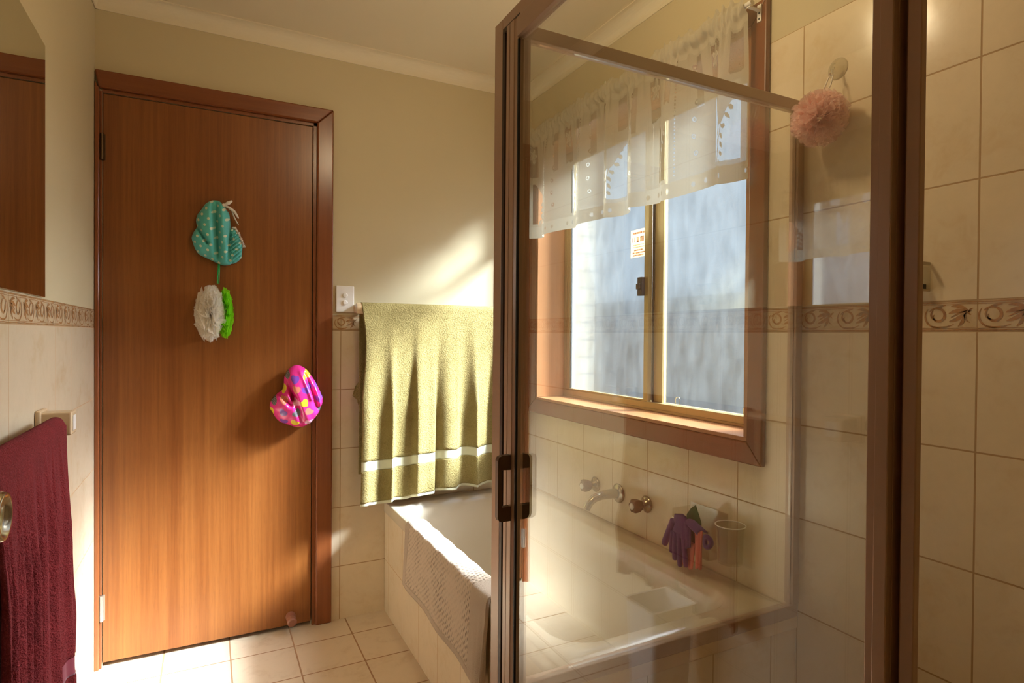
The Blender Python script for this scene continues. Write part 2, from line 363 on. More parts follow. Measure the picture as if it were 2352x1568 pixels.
# printed scrolls on the border band, one mesh per wall
def border_print(parent, org, du, length, off):
    """org: point on the wall at the band's foot; du: unit vector along the wall; off: unit normal into the room"""
    org, du, off = Vector(org), Vector(du), Vector(off) * .0006; m = MB()
    def ribbon(pts, wd):
        n = len(pts); L = []; R = []
        for i, (x, y) in enumerate(pts):
            x0, y0 = pts[max(i - 1, 0)]; x1, y1 = pts[min(i + 1, n - 1)]; l = hypot(x1 - x0, y1 - y0) or 1
            t = i / (n - 1); h = 1.4 * wd * (.25 + .75 * sin(pi * min(1, t * .95 + .05))) / 2; nx, ny = -(y1 - y0) / l * h, (x1 - x0) / l * h
            L.append((x + nx, y + ny)); R.append((x - nx, y - ny))
        return L, R
    def put(u0, L, R):
        vs = []; 
        for a, b in zip(L, R):
            for q in (a, b):
                u = min(max(u0 + q[0], 0), length); vs.append(org + du * u + Vector((0, 0, q[1])) + off)
        m.add(vs, [(2 * i, 2 * i + 1, 2 * i + 3, 2 * i + 2) for i in range(len(L) - 1)])
    def arc(cx, cy, r0, r1, a0, a1, n=16): return [(cx + (r0 + (r1 - r0) * i / n) * cos(a0 + (a1 - a0) * i / n), cy + (r0 + (r1 - r0) * i / n) * sin(a0 + (a1 - a0) * i / n)) for i in range(n + 1)]
    def lens(x0, y0, x1, y1, bend=.0): return [(x0 + (x1 - x0) * k / 6 - (y1 - y0) * bend * sin(pi * k / 6), y0 + (y1 - y0) * k / 6 + (x1 - x0) * bend * sin(pi * k / 6)) for k in range(7)]
    strokes = [ribbon(arc(.034, .033, .019, .0075, 2.6, -3.6, 22), .0042), ribbon(arc(.034, .034, .024, .027, 2.5, 4.9), .0028),
               ribbon(arc(.034, .0345, .0145, .010, 2.2, 4.6), .003),
               ribbon([(.022, .0115), (.035, .0085), (.052, .0095), (.066, .015)], .0026), ribbon([(.030, .0525), (.040, .0535), (.050, .056)], .0034),
               ribbon(lens(.092, .044, .060, .053, -.12), .0052), ribbon(lens(.090, .042, .056, .038, -.1), .0062), ribbon(lens(.089, .040, .057, .021, .08), .006),
               ribbon(lens(.086, .036, .074, .010, .1), .005), ribbon(arc(.1, .030, .014, .012, 1.7, 4.4, 10), .003), ribbon([(.060, .030), (.075, .038), (.092, .044)], .003),
               ribbon(arc(.100, .038, .010, .004, 1.4, 4.2, 8), .0026)]
    P = TW / 2; k = -1
    while k * P < length:
        for L, R in strokes:
            if k * P + max(q[0] for q in L) > 0 and k * P + min(q[0] for q in L) < length: put(k * P, L, R)
        k += 1
    hgt = ZB1 - ZB0
    for z0, wd in ((.0030, .0022), (.0068, .0010), (hgt - .0030, .0024), (hgt - .0072, .0012)):
        n = int(length / .03) + 2
        pts = [(length * i / n, z0 + .0005 * sin(i * 2.3)) for i in range(n + 1)]
        put(0, [(x, y + wd / 2 * (1 + .3 * sin(x * 90))) for x, y in pts], [(x, y - wd / 2) for x, y in pts])
    o = m.build('border_pattern', 'border_print', parent, fix=False); return o
border_print(wall_right, (XR, YW0 - .05, ZB0), (0, -1, 0), YW0 - .05 - YF, (-1, 0, 0))
border_print(wall_back, (DX1 + .08, D, ZB0), (1, 0, 0), XR - DX1 - .08, (0, -1, 0))
border_print(wall_left, (XL, D - .005, ZB0), (0, -1, 0), D - YF - .005, (1, 0, 0))

# ------------------------------------------------------------------ door_1
dr = root('door_1', (0, D, 0), kind='structure')
m = MB(); m.box((DX0 + .002, D - .002, .018), (DX1 - .0035, D + .034, 2.063)); leaf = m.build('door_leaf', 'door_veneer', dr, bevel=.0015)
m = MB(); m.box((DX0 + .0005, D + .036, 0), (DX1 - .0005, D + .11, 2.0655)); m.build('dark_backing', 'gap_shade', dr)  # near-black backing behind the leaf, paints the shade in the gap around it
YA = D - .019
m = MB()   # left jamb strip between door and wall
m.prism([(XL + .001, D - .001), (XL + .001, YA), (-.349, YA), (-.3455, YA + .004), (-.3455, D - .001)], 'z', 0, 2.079); m.build('door_jamb', 'trim_wood_z', dr)
m = MB(); m.box((-.345, D - .006, 0), (DX0 - .0005, D - .0005, 2.07)); m.build('door_jamb', 'trim_wood_z', dr)
m = MB(); m.box((DX1, D - .004, 0), (.3985, D - .0005, 2.079)); m.box((DX0, D - .004, 2.0665), (.3985, D - .0005, 2.079)); m.build('door_jamb', 'trim_wood_z', dr)
def mitred(name, parent, pts4, y0, y1, mat, ins):
    """a trim board given by the four corners of its face (x,z), thickness y0..y1 (y1 nearer the room), front inner edge rounded by an inset"""
    m = MB(); n = 4; f = [(p[0], y1, p[1]) for p in pts4]; b = [(p[0], y0, p[1]) for p in pts4]
    m.add(b + f, [(0, 1, 2, 3), (7, 6, 5, 4)] + [(i, (i + 1) % 4, 4 + (i + 1) % 4, 4 + i) for i in range(4)]); return m.build(name, mat, parent, bevel=ins)
mitred('architrave', dr, [(.399, 0), (.4636, 0), (.4636, 2.141), (.399, 2.079)], D - .0005, YA, 'trim_wood_z', .005)
mitred('architrave', dr, [(-.349, 2.079), (.399, 2.079), (.4636, 2.141), (XL + .001, 2.141)], D - .0005, YA, 'trim_wood_x', .005)
m = MB(); m.prism([(XL + .001, 2.0793), (-.3495, 2.0793), (XL + .001, 2.1)], 'y', YA, D - .001); m.build('architrave', 'trim_wood_z', dr)
for z0, mt in ((1.825, 'hinge_bronze'), (.172, 'hinge_steel')):
    m = MB(); m.tube([(-.3385, D - .0105, z0), (-.3385, D - .0105, z0 + .092)], .0062, 10)
    m.box((-.3465, D - .0085, z0), (-.3385, D - .0062, z0 + .092)); m.box((-.3385, D - .0045, z0), (-.329, D - .0018, z0 + .092))
    for k in range(1, 5): m.tube([(-.3385, D - .0105, z0 + .0184 * k - .0006), (-.3385, D - .0105, z0 + .0184 * k + .0006)], .0068, 10)
    m.build('hinge', mt, dr)
m = MB(); m.lathe([(0, .0185), (.004, .0195), (.03, .0180), (.033, .0168), (.036, .0180), (.056, .0185), (.060, .0168), (.062, .012)], (.303, D - .002, .055), (0, -1, -.05), 28)
m.build('door_bumper', 'stop_wood', leaf)
hd = MB(); hd.lathe([(0, .026), (.006, .025), (.008, .014), (.04, .013), (.045, .026), (.062, .027), (.066, .018)], (.335, D - .002, 1.0), (0, -1, 0), 28)
hd.build('door_knob', 'aged_chrome', leaf)

# ------------------------------------------------------------------ hanging shower caps, sponge
def blob(name, parent, mat, out, cen, yb, hmax, fold, rings=26, seg=120, wob=.0):
    """puffed cloth with outline `out` (x,z), flat back at yb, bulging towards -y"""
    n = len(out); cx, cz = cen
    poly = [(hypot(x - cx, z - cz), atan2(z - cz, x - cx)) for x, z in out]
    def rad(a):
        for i in range(n):
            r0, a0 = poly[i]; r1, a1 = poly[(i + 1) % n]
            da = (a1 - a0 + pi) % (2 * pi) - pi; db = (a - a0 + pi) % (2 * pi) - pi
            if da != 0 and 0 <= db / da <= 1:
                x0, z0 = out[i]; x1, z1 = out[(i + 1) % n]
                dx, dz = cos(a), sin(a); ex, ez = x1 - x0, z1 - z0
                den = dx * ez - dz * ex
                if abs(den) < 1e-12: return r0
                return ((x0 - cx) * ez - (z0 - cz) * ex) / den
        return min(p[0] for p in poly)
    rs = [rad(2 * pi * k / seg) for k in range(seg)]
    for _ in range(2): rs = [(rs[k - 1] + 2 * rs[k] + rs[(k + 1) % seg]) / 4 for k in range(seg)]
    m = MB()
    def fn(u, v):
        k = int(round(u * seg)) % seg; a = 2 * pi * u; t = min(1, v / .94); r = rs[k] * (t if v <= .94 else 1 - (v - .94) * .9)
        x, z = cx + r * cos(a), cz + r * sin(a)
        h = hmax * sqrt(max(0, 1 - t ** 2.4)) if v <= .94 else 0
        h = h * (1 - fold(x, z)) + .004 * (1 if v <= .94 else .2)
        h += wob * sin(a * 17 + 2 * sin(a * 5)) * t ** 3
        return (x, yb - max(h, .0005), z)
    m.grid(fn, seg, rings, wrapu=True, uvf=lambda u, v: (0, 0))
    # planar cloth coordinates, stretched over the bulge
    o = None
    m.uv = [[(m.v[k][0] + .25 * (yb - m.v[k][1]), m.v[k][2] + .3 * (yb - m.v[k][1])) for k in f] for f in m.f]
    return m.build(name, mat, parent)
def seg_dist(x, z, a, b):
    ax, az = a; bx, bz = b; l = (bx - ax) ** 2 + (bz - az) ** 2; t = max(0, min(1, ((x - ax) * (bx - ax) + (z - az) * (bz - az)) / l))
    return hypot(x - ax - t * (bx - ax), z - az - t * (bz - az)), t
YD = D - .002
cap = root('shower_cap', (.03, YD, 1.60), 'turquoise shower cap with pale dots, hung high on the door', 'shower cap', 'shower caps hung on the door')
out = [(.015, 1.722), (.038, 1.721), (.053, 1.701), (.073, 1.673), (.076, 1.644), (.078, 1.616), (.082, 1.600), (.084, 1.56), (.088, 1.53), (.092, 1.50), (.085, 1.478), (.073, 1.471), (.046, 1.469), (.012, 1.486), (-.035, 1.508), (-.048, 1.532), (-.059, 1.569), (-.051, 1.59), (-.039, 1.611), (-.044, 1.637), (-.037, 1.662), (-.018, 1.689), (-.015, 1.70), (0, 1.712)]
def fold1(x, z):
    d, t = seg_dist(x, z, (.022, 1.715), (.034, 1.50)); f = .78 * exp(-(d / .0115) ** 2)
    d, t = seg_dist(x, z, (-.042, 1.612), (-.004, 1.55)); f = max(f, .5 * exp(-(d / .006) ** 2))
    d, t = seg_dist(x, z, (.078, 1.62), (.07, 1.49)); f = max(f, .55 * exp(-(d / .007) ** 2))
    return f
blob('cap_cloth', cap, 'cap_dots', out, (.02, 1.60), YD, .062, fold1)
out = [(.076, 1.617), (.088, 1.620), (.104, 1.597), (.115, 1.566), (.120, 1.549), (.117, 1.520), (.116, 1.502), (.097, 1.484), (.080, 1.476), (.070, 1.50), (.070, 1.56)]
blob('cap_gather', cap, 'cap_dots', out, (.09, 1.55), YD, .042, lambda x, z: .35 * (.5 + .5 * sin((x - z) * 420)), wob=.002)
m = MB(); pts = [(.083, 1.619), (.092, 1.618), (.100, 1.604), (.107, 1.592), (.112, 1.577), (.118, 1.565), (.121, 1.552), (.125, 1.545)]
pp = []
for i in range(len(pts) - 1):
    for k in range(6):
        t_ = k / 6; x = pts[i][0] * (1 - t_) + pts[i + 1][0] * t_; z = pts[i][1] * (1 - t_) + pts[i + 1][1] * t_; q = (i * 6 + k)
        pp.append((x + .003 * sin(q * 1.9), YD - .018 - .004 * cos(q * 1.9), z + .002 * sin(q * 1.9)))
m.tube(pp, .0042, 8, flat=.5); m.build('elastic_edge', 'ribbon_white', cap)
m = MB()
def strap(pts, wd):
    def fn(u, v):
        x = u * (len(pts) - 1); i = min(int(x), len(pts) - 2); t_ = x - i; a, b = Vector(pts[i]), Vector(pts[i + 1]); p = a.lerp(b, t_)
        d = (b - a).normalized(); nrm = Vector((-d.z, 0, d.x)); h = wd * (.35 + .65 * sin(pi * min(1, .12 + u * .86)))
        return tuple(p + nrm * h * (v - .5) + Vector((0, -.004 * sin(pi * v), 0)))
    m.grid(fn, 14, 3)
strap([(.052, YD - .022, 1.700), (.066, YD - .032, 1.708), (.081, YD - .03, 1.719)], .014)
strap([(.052, YD - .022, 1.700), (.070, YD - .034, 1.692), (.090, YD - .036, 1.677), (.104, YD - .03, 1.654)], .010)
strap([(.080, YD - .03, 1.683), (.090, YD - .026, 1.655), (.104, YD - .022, 1.630)], .004)
m.lathe([(0, .004), (.006, .008), (.012, .004)], (.053, YD - .018, 1.700), (0, -1, 0), 12); m.build('ribbon_bow', 'ribbon_white', cap, solid=.0012)

cap2 = root('shower_cap', (.32, YD, 1.0), 'pink shower cap printed with coloured hearts, over the door knob', 'shower cap', 'shower caps hung on the door')
out = [(.319, 1.089), (.335, 1.083), (.354, 1.071), (.369, 1.052), (.38, 1.035), (.397, 1.008), (.41, .977), (.421, .953), (.421, .929), (.412, .899), (.397, .873), (.375, .847), (.349, .832), (.324, .829), (.295, .84), (.258, .854), (.24, .871), (.226, .898), (.215, .915), (.219, .941), (.233, .963), (.254, .979), (.268, .992), (.27, 1.018), (.27, 1.038), (.279, 1.061), (.297, 1.08)]
def fold2(x, z):
    f = 0
    for a, b, wd, q in (((.345, 1.05), (.400, .90), .010, .35), ((.275, 1.04), (.300, .95), .008, .45), ((.30, .96), (.335, .86), .010, .22), ((.25, .975), (.29, .93), .008, .3), ((.33, 1.06), (.37, .95), .008, -.18), ((.385, 1.0), (.405, .92), .007, -.15)):
        d, t = seg_dist(x, z, a, b); f += q * exp(-(d / wd) ** 2)
    return f
blob('cap_cloth', cap2, 'cap_hearts', out, (.32, .945), D - .0225, .085, fold2, wob=.002)

def puff(name, parent, mat, cen, rad, n, rnd, squash=(1, 1, 1), seg=26, amp=.30, keep=None, w0=.34, w1=.50):
    """ball of ruffled netting: many frilled fans around a centre"""
    m = MB(); c = Vector(cen); R = random.Random(rnd)
    for i in range(n):
        z = 1 - 2 * (i + .5) / n; ph = i * 2.39996; d = Vector((sqrt(1 - z * z) * cos(ph), sqrt(1 - z * z) * sin(ph), z))
        if keep and not keep(d): continue
        a = d.orthogonal().normalized(); a.rotate(Matrix.Rotation(R.random() * 6.28, 3, d)); b = d.cross(a)
        rr = rad * R.uniform(.86, 1.04); wdt = rad * R.uniform(w0, w1); f1 = R.randint(3, 4); p1 = R.random() * 6.28
        def fn(u, v):
            an = (u - .5) * 2; l = .30 + .70 * v
            q = d * rr * l + a * (an * wdt * (.35 + .65 * v)) + b * (amp * wdt * v * sin(an * f1 * 2.2 + p1) + .12 * wdt * v * sin(an * 13 + p1))
            q += d * (-.16 * rr * an * an * v) + d * .03 * rr * v * sin(an * 11 + p1 * 2)
            return tuple(c + Vector((q.x * squash[0], q.y * squash[1], q.z * squash[2])))
        m.grid(fn, seg, 5)
    return m.build(name, mat, parent, fix=False)
sp = root('bath_sponge', (.03, YD, 1.30), 'white and lime green net bath sponge hanging on a green cord', 'bath sponge')
def ovo(cx, cz, rx, rz, name, mat, n, seed, yc, ry):
    puff(name, sp, mat, (cx, YD - yc, cz), 1.0, n, seed, (rx, ry, rz), seg=34, amp=.62, w0=.42, w1=.66)
ovo(.006, 1.286, .052, .103, 'white_netting', 'net_white', 64, 3, .052, .048)
ovo(.058, 1.287, .030, .094, 'green_netting', 'net_green', 44, 5, .036, .033)
m = MB(); m.tube([(.031, YD - .02, 1.40), (.032, YD - .012, 1.43), (.034, YD - .011, 1.46), (.036, YD - .005, 1.54)], .0021, 8)
m.tube([(.036, YD - .02, 1.40), (.037, YD - .012, 1.43), (.038, YD - .011, 1.46), (.038, YD - .005, 1.54)], .0021, 8); m.build('cord', 'cord_green', sp)

# ------------------------------------------------------------------ light switch
sw = root('light_switch', (.5145, D, 1.358), 'white wall switch plate with two round buttons', 'light switch')
m = MB(); m.box((.477, D - .010, 1.302), (.553, D - .0003, 1.414)); plate = m.build('switch_plate', 'white_plastic', sw, bevel=.0035)
for z in (1.374, 1.343):
    m = MB(); m.lathe([(0, .0105), (.003, .0105), (.0042, .0095), (.0046, .006)], (.5145, D - .010, z), (0, -1, 0), 24); m.build('switch_button', 'white_plastic', plate)

# ------------------------------------------------------------------ green towel on its rail
YR, ZR = D - .072, 1.318
tr_ = root('towel_rail', (.55, D, ZR), 'pale beige round towel rail on the door wall under the green towel', 'towel rail', 'towel rails')
m = MB(); m.tube([(.585, YR, ZR), (1.262, YR, ZR)], .0165, 20); m.build('rail_bar', 'ceramic_beige', tr_)
for x, dx in ((.548, .04), (1.300, -.04)):
    m = MB(); m.tube([(x, YR, ZR), (x + dx * .3, YR, ZR), (x + dx, YR, ZR)], [.0205, .0235, .0235], 24); m.box((min(x, x + dx) + .004, YR, ZR - .018), (max(x, x + dx), D - .0005, ZR + .018))
    m.build('rail_end', 'ceramic_beige', tr_, bevel=.004)
def fold_wave(u, ph): 
    return (.85 * sin(u * 37 + ph + .8 * sin(u * 7)) + .28 * sin(u * 71 + 1.3 + ph) + .2 * sin(u * 19 + .4)) 
gt = root('towel', (.9, YR, .9), 'olive green towel with a pale woven stripe, hung over the wall rail', 'towel', 'bath towels')
X0, X1 = .567, 1.262
def towel_fn(front_bot, back_bot, amp, x0, x1, skew):
    def fn(u, v):
        # v: 0 back hem, .30 over the top, 1 front hem
        x = x0 + (x1 - x0) * u; r = .0225
        if v < .30:
            t = v / .30; z = back_bot + (ZR - back_bot) * t; y = YR + r + .003; yy = y; g = 0
        elif v < .38:
            t = (v - .30) / .08; a = pi * t; z = ZR + r * sin(a); y = YR + r * cos(a); g = 0
        else:
            t = (v - .38) / .62; zb = front_bot(u); z = ZR - (ZR - zb) * t
            g = min(1, t * 1.9) ** 1.1
            y = YR - r - g * amp * (1 + fold_wave(u, .25 * t) * .62) * (.55 + .45 * smoothstep(0, .9, t)) 
            x += skew * t * (1 - u) + g * .010 * sin(u * 46 + .6) * 1.0
            if u < .18: # bunched left corner leaning in
                q = 1 - u / .18; x += .022 * q * sin(pi * min(1, t * 2.2)) * .6; y -= .018 * q * exp(-((t - .12) / .12) ** 2)
        return (x, y, z)
    return fn
fb = lambda u: .503 + .030 * smoothstep(0, .7, u) + .004 * sin(u * 40)
fnT = towel_fn(fb, .62, .028, X0, X1, -.016)
def zone(v0, v1, nv):
    m = MB(); m.grid(lambda u, v: fnT(u, v0 + (v1 - v0) * v), 190, nv); return m
tv = lambda t: .38 + .62 * t
zone(0, tv(.775), 96).build('towel_body', 'green_terry', gt, solid=.006)
zone(tv(.775), tv(.825), 8).build('woven_stripe', 'green_band', gt, solid=.003)
zone(tv(.825), tv(.985), 20).build('towel_foot', 'green_terry', gt, solid=.006)
zone(tv(.985), 1, 3).build('hem', 'green_band', gt, solid=.004)
m = MB(); q = [fnT(u, tv(v)) for u, v in ((.868, .872), (.925, .872), (.925, .892), (.868, .892))]; m.add([(a, b - .007, c) for a, b, c in q], [(0, 1, 2, 3)]); m.build('care_label', 'ribbon_white', gt, solid=.001)
# corner of the hanging back layer that shows at the left
m = MB(); m.add([(.552, YR + .028, .99), (.575, YR + .027, 1.02), (.575, YR + .027, .88), (.558, YR + .03, .935), (.541, YR + .034, .952)], [(0, 1, 2, 3, 4)]); m.build('back_corner', 'green_terry', gt, solid=.005)

# ------------------------------------------------------------------ mirror
mr = root('mirror', (XL, 1.1, 1.3), 'frameless wall mirror above the patterned tile border', 'mirror')
m = MB(); m.box((XL + .0005, .30, 1.2935), (XL + .006, 1.812, 1.905)); m.build('mirror_glass', 'mirror_silver', mr, bevel=.0015)

# ------------------------------------------------------------------ burgundy towel and rail on left wall
XT, ZT = -.318, .990
r2 = root('towel_rail', (XL, 1.77, ZT), 'beige ceramic towel rail with square end block on the mirror wall', 'towel rail', 'towel rails')
m = MB(); m.tube([(XT, .9, ZT), (XT, 1.76, ZT)], .0105, 16); m.build('rail_bar', 'ceramic_beige', r2)
for y in (.885, 1.735):
    m = MB(); m.box((XL + .0005, y, ZT - .034), (XL + .012, y + .072, ZT + .034)); m.box((XL + .004, y + .008, ZT - .028), (XL + .070, y + .062, ZT + .028)); 
    o = m.build('rail_block', 'ceramic_beige', r2, bevel=.004)
    m = MB(); m.box((XL + .0695, y + .020, ZT - .018), (XL + .0715, y + .050, ZT + .018)); m.build('block_panel', 'white_plastic', o, bevel=.0006)
bt = root('towel', (XT, 1.45, .7), 'dark burgundy terry towel hanging under the mirror', 'towel', 'bath towels')
def rnoise(a): return sin(a * 1.7) * .5 + sin(a * 3.1 + 1.2) * .3 + sin(a * 5.3 + .4) * .2
def bfn(u, v):
    y = 1.185 + (1.722 - 1.185) * u; r = .0145
    if v < .22: z = .55 + (ZT - .55) * v / .22; x = XT - r - .002
    elif v < .32: a = pi * (v - .22) / .10; z = ZT + r * sin(a) + .003; x = XT - r * cos(a)
    else:
        t = (v - .32) / .68; zb = .375 + .012 * sin(u * 17) - .01 * (u > .9); z = ZT - (ZT - zb) * t
        g = smoothstep(0, .4, t)
        x = XT + r + .004 + g * (.008 + .010 * rnoise(u * 14 + .5 * t) + .003 * sin(u * 95 + 2 * t) + .011 * max(0, sin(u * 52 + 2.5 * sin(t * 2.6) + .6)) ** 5) + .004 * t
        y += g * .012 * sin(u * 30 + t * 2) + .020 * exp(-((u - 1) / .25) ** 2) * exp(-((t - .72) / .10) ** 2) + .012 * t * u
    return (x, y, z)
def bz(v0, v1, nv): m = MB(); m.grid(lambda u, v: bfn(u, v0 + (v1 - v0) * v), 200, nv); return m
bv = lambda t: .32 + .68 * t
bz(0, bv(.86), 90).build('towel_body', 'burgundy_terry', bt, solid=.006)
bz(bv(.86), bv(.93), 8).build('woven_band', 'burgundy_band', bt, solid=.003)
bz(bv(.93), 1, 8).build('towel_foot', 'burgundy_terry', bt, solid=.006)

# ------------------------------------------------------------------ bathtub
ZT0 = .48
TB = root('bathtub', (1.05, 1.8, 0), 'cream bathtub with tiled front beneath the window', 'bathtub')
bx0, bx1, by0, by1 = .6885, XR - .0005, 1.105, D - .0005
def rrect(cx, cy, hx, hy, r, n=10):
    pts = []
    for qx, qy, a0 in ((1, 1, 0), (-1, 1, pi / 2), (-1, -1, pi), (1, -1, 3 * pi / 2)):
        for k in range(n + 1):
            a = a0 + pi / 2 * k / n; pts.append((cx + qx * (hx - r) + r * cos(a), cy + qy * (hy - r) + r * sin(a)))
    return pts
cx, cy = (bx0 + bx1) / 2, (by0 + by1) / 2; hx, hy = (bx1 - bx0) / 2, (by1 - by0) / 2
ix, iy = (.748 + 1.308) / 2, (1.168 + 2.492) / 2; jx, jy = (1.308 - .748) / 2, (2.492 - 1.168) / 2
rings = [(rrect(cx, cy, hx, hy, .004), ZT0 - .045), (rrect(cx, cy, hx, hy, .004), ZT0 - .004), (rrect(cx, cy, hx - .003, hy - .003, .004), ZT0),
         (rrect(ix, iy, jx + .006, jy + .006, .10), ZT0), (rrect(ix, iy, jx, jy, .10), ZT0 - .004), (rrect(ix, iy, jx - .010, jy - .012, .10), ZT0 - .03),
         (rrect(ix, iy - .02, jx - .03, jy - .06, .11), ZT0 - .18), (rrect(ix, iy - .03, jx - .05, jy - .10, .12), ZT0 - .31), (rrect(ix, iy - .03, jx - .09, jy - .15, .12), ZT0 - .355),
         (rrect(ix, iy - .03, jx - .16, jy - .25, .08), ZT0 - .362)]
m = MB(); vs = [(x, y, z) for pts, z in rings for x, y in pts]; k = len(rings[0][0])
m.add(vs, [(i * k + j, i * k + (j + 1) % k, (i + 1) * k + (j + 1) % k, (i + 1) * k + j) for i in range(len(rings) - 1) for j in range(k)], smooth=True)
m.add(vs, [tuple(range((len(rings) - 1) * k, len(rings) * k))], smooth=True); m.build('tub_shell', 'bath_acrylic', TB)
m = MB(); m.box((.693, 1.118, 0), (.712, D - .001, ZT0 - .044), 0, lambda p: (p[1] - 2.098 + 20 * TW, p[2] - LR + TH)); m.build('tiled_panel', 'wall_tile', TB, fix=False)
# tiled hob closing the tub's end under the glass screen
hb = root('trim_4', (1.0, YS, 0), kind='structure')
m = MB(); m.box((.5755, YS - .005, 0), (XR - .0005, YS + .029, .4615), 0, lambda p: (p[0] - 1.111 + 20 * TW, p[2] - .43 + .5)); m.build('hob_tiles', 'wall_tile', hb, fix=False)
m = MB(); m.box((.5755, YS - .010, .430), (XR - .0005, YS - .0052, .4615)); m.build('hob_lip', 'ceramic_beige', hb, bevel=.001)

# bath mat draped over the rim
mt = root('bath_mat', (.7, 1.85, ZT0), 'beige knitted bath mat draped over the side of the bathtub', 'bath mat')
def mat_fn(u, v):
    # v: 0 inside edge, 1 outer hem; u: 0 far (door), 1 near
    y = 2.205 - (2.205 - 1.463) * u
    path = [(.765, .455), (.757, .480), (.744, .4905), (.722, .4915), (.700, .4915), (.684, .4885), (.6795, .474), (.6785, .44), (.677, .38), (.674, .255)]
    ln = [0]
    for a, b in zip(path, path[1:]): ln.append(ln[-1] + hypot(b[0] - a[0], b[1] - a[1]))
    s_ = v * ln[-1]; i = max(k for k in range(len(ln) - 1) if ln[k] <= s_ + 1e-9); t = (s_ - ln[i]) / (ln[i + 1] - ln[i])
    x = path[i][0] * (1 - t) + path[i + 1][0] * t; z = path[i][1] * (1 - t) + path[i + 1][1] * t
    o = smoothstep(.35, 1, v)
    x -= o * (.004 + .004 * sin(u * 15) + .010 * smoothstep(.88, 1, u) * sin(u * 140)); y += .012 * o * sin(u * 9) * (1 - u); z -= .03 * o * u * u
    z += .002 * sin(u * 40) * (1 - o)
    return (x, y, z)
uvm = lambda u, v: (u * .74, v * .36)
m = MB(); m.grid(lambda u, v: mat_fn(.06 + .80 * u, .02 + .92 * v), 110, 50, uvf=uvm); m.build('mat_knit', 'mat_knit', mt, solid=.010)
m = MB(); m.grid(lambda u, v: mat_fn(.06 * u, v), 8, 50); m.build('mat_border', 'mat_edge', mt, solid=.011)
m = MB(); m.grid(lambda u, v: mat_fn(.86 + .14 * u, v), 60, 50); m.build('mat_border', 'mat_edge', mt, solid=.011)
m = MB(); m.grid(lambda u, v: mat_fn(.06 + .80 * u, .94 + .06 * v), 90, 4); m.build('mat_border', 'mat_edge', mt, solid=.011)

# ------------------------------------------------------------------ window_1
wn = root('window_1', (XR, 1.85, 1.5), kind='structure')
XF = XR - .020
def yboard(name, pts, x0, x1, mat, bev):
    m = MB(); m.add([(x0, *p) for p in pts] + [(x1, *p) for p in pts], [(0, 1, 2, 3), (7, 6, 5, 4)] + [(i, (i + 1) % 4, 4 + (i + 1) % 4, 4 + i) for i in range(4)]); return m.build(name, mat, wn, bevel=bev)
oy0, oy1, oz0, oz1 = 1.172, 2.5675, .841, 2.166
yboard('window_trim', [(oy0, oz0), (oy1, oz0), (YW1 + .004, ZW0), (YW0, ZW0)], XR - .0005, XF, 'trim_wood_y', .004)
yboard('window_trim', [(oy0, oz1), (oy1, oz1), (YW1 + .004, ZW1), (YW0, ZW1)], XR - .0005, XF, 'trim_wood_y', .004)
yboard('window_trim', [(oy0, oz0), (YW0, ZW0), (YW0, ZW1), (oy0, oz1)], XR - .0005, XF, 'trim_wood_z', .004)
yboard('window_trim', [(oy1, oz0), (YW1 + .004, ZW0), (YW1 + .004, ZW1), (oy1, oz1)], XR - .0005, XF, 'trim_wood_z', .004)
XA = 1.545
m = MB(); m.box((XF + .004, YW0 + .0005, ZW0 + .0005), (1.60, YW1 - .0005, ZW0 + .013)); m.build('window_sill', 'reveal_wood', wn, bevel=.002)
m = MB(); m.box((XF + .004, YW1 - .013, ZW0 + .014), (1.60, YW1 - .0005, ZW1 - .001)); m.build('window_reveal', 'reveal_wood', wn)
m = MB(); m.box((XF + .004, YW0 + .0005, ZW0 + .014), (1.60, YW0 + .013, ZW1 - .001)); m.build('window_reveal', 'reveal_wood', wn)
m = MB(); m.box((XF + .004, YW0 + .0135, ZW1 - .014), (1.60, YW1 - .0135, ZW1 - .001)); m.build('window_reveal', 'reveal_wood', wn)
zi = ZW0 + .0135; ya, yb_ = YW0 + .0138, YW1 - .0135
m = MB(); m.box((XA, ya, zi), (XA + .05, yb_, zi + .034)); m.box((XA - .004, ya, zi), (XA, yb_, zi + .010)); m.box((XA, ya, ZW1 - .05), (XA + .05, yb_, ZW1 - .0145))
m.box((XA, ya, zi + .034), (XA + .05, ya + .03, ZW1 - .05)); m.box((XA, yb_ - .022, zi + .034), (XA + .05, yb_, ZW1 - .05)); m.build('aluminium_frame', 'gold_aluminium', wn, bevel=.0015)
zs0, zs1 = zi + .0345, ZW1 - .0505
m = MB(); m.box((XA + .002, 2.418, zs0), (XA + .022, 2.4435, zs1)); m.box((XA + .002, 1.848, zs0), (XA + .022, 1.873, zs1)); m.box((XA + .003, 1.873, zs0), (XA + .021, 2.418, zs0 + .006)); m.box((XA + .003, 1.873, zs1 - .02), (XA + .021, 2.418, zs1))
m.build('sash', 'gold_aluminium', wn, bevel=.001)
m = MB(); m.box((XA + .0265, 1.790, zs0), (XA + .046, 1.846, zs1)); m.build('sash', 'gold_aluminium', wn, bevel=.001)
m = MB(); m.box((XA + .0225, 1.838, zs0), (XA + .026, 1.8475, zs1)); m.box((XA + .006, 2.414, zs0 + .006), (XA + .018, 2.4178, zs1 - .02)); m.build('seal', 'rubber', wn)
m = MB(); m.box((XA + .010, 1.8735, zs0 + .0062), (XA + .014, 2.4135, zs1 - .0202)); m.build('pane', 'frosted_glass', wn, fix=True)
m = MB(); m.box((XA + .032, ya + .0305, zs0 + .0002), (XA + .036, 1.7895, zs1 - .0002)); m.build('pane', 'frosted_glass', wn, fix=True)
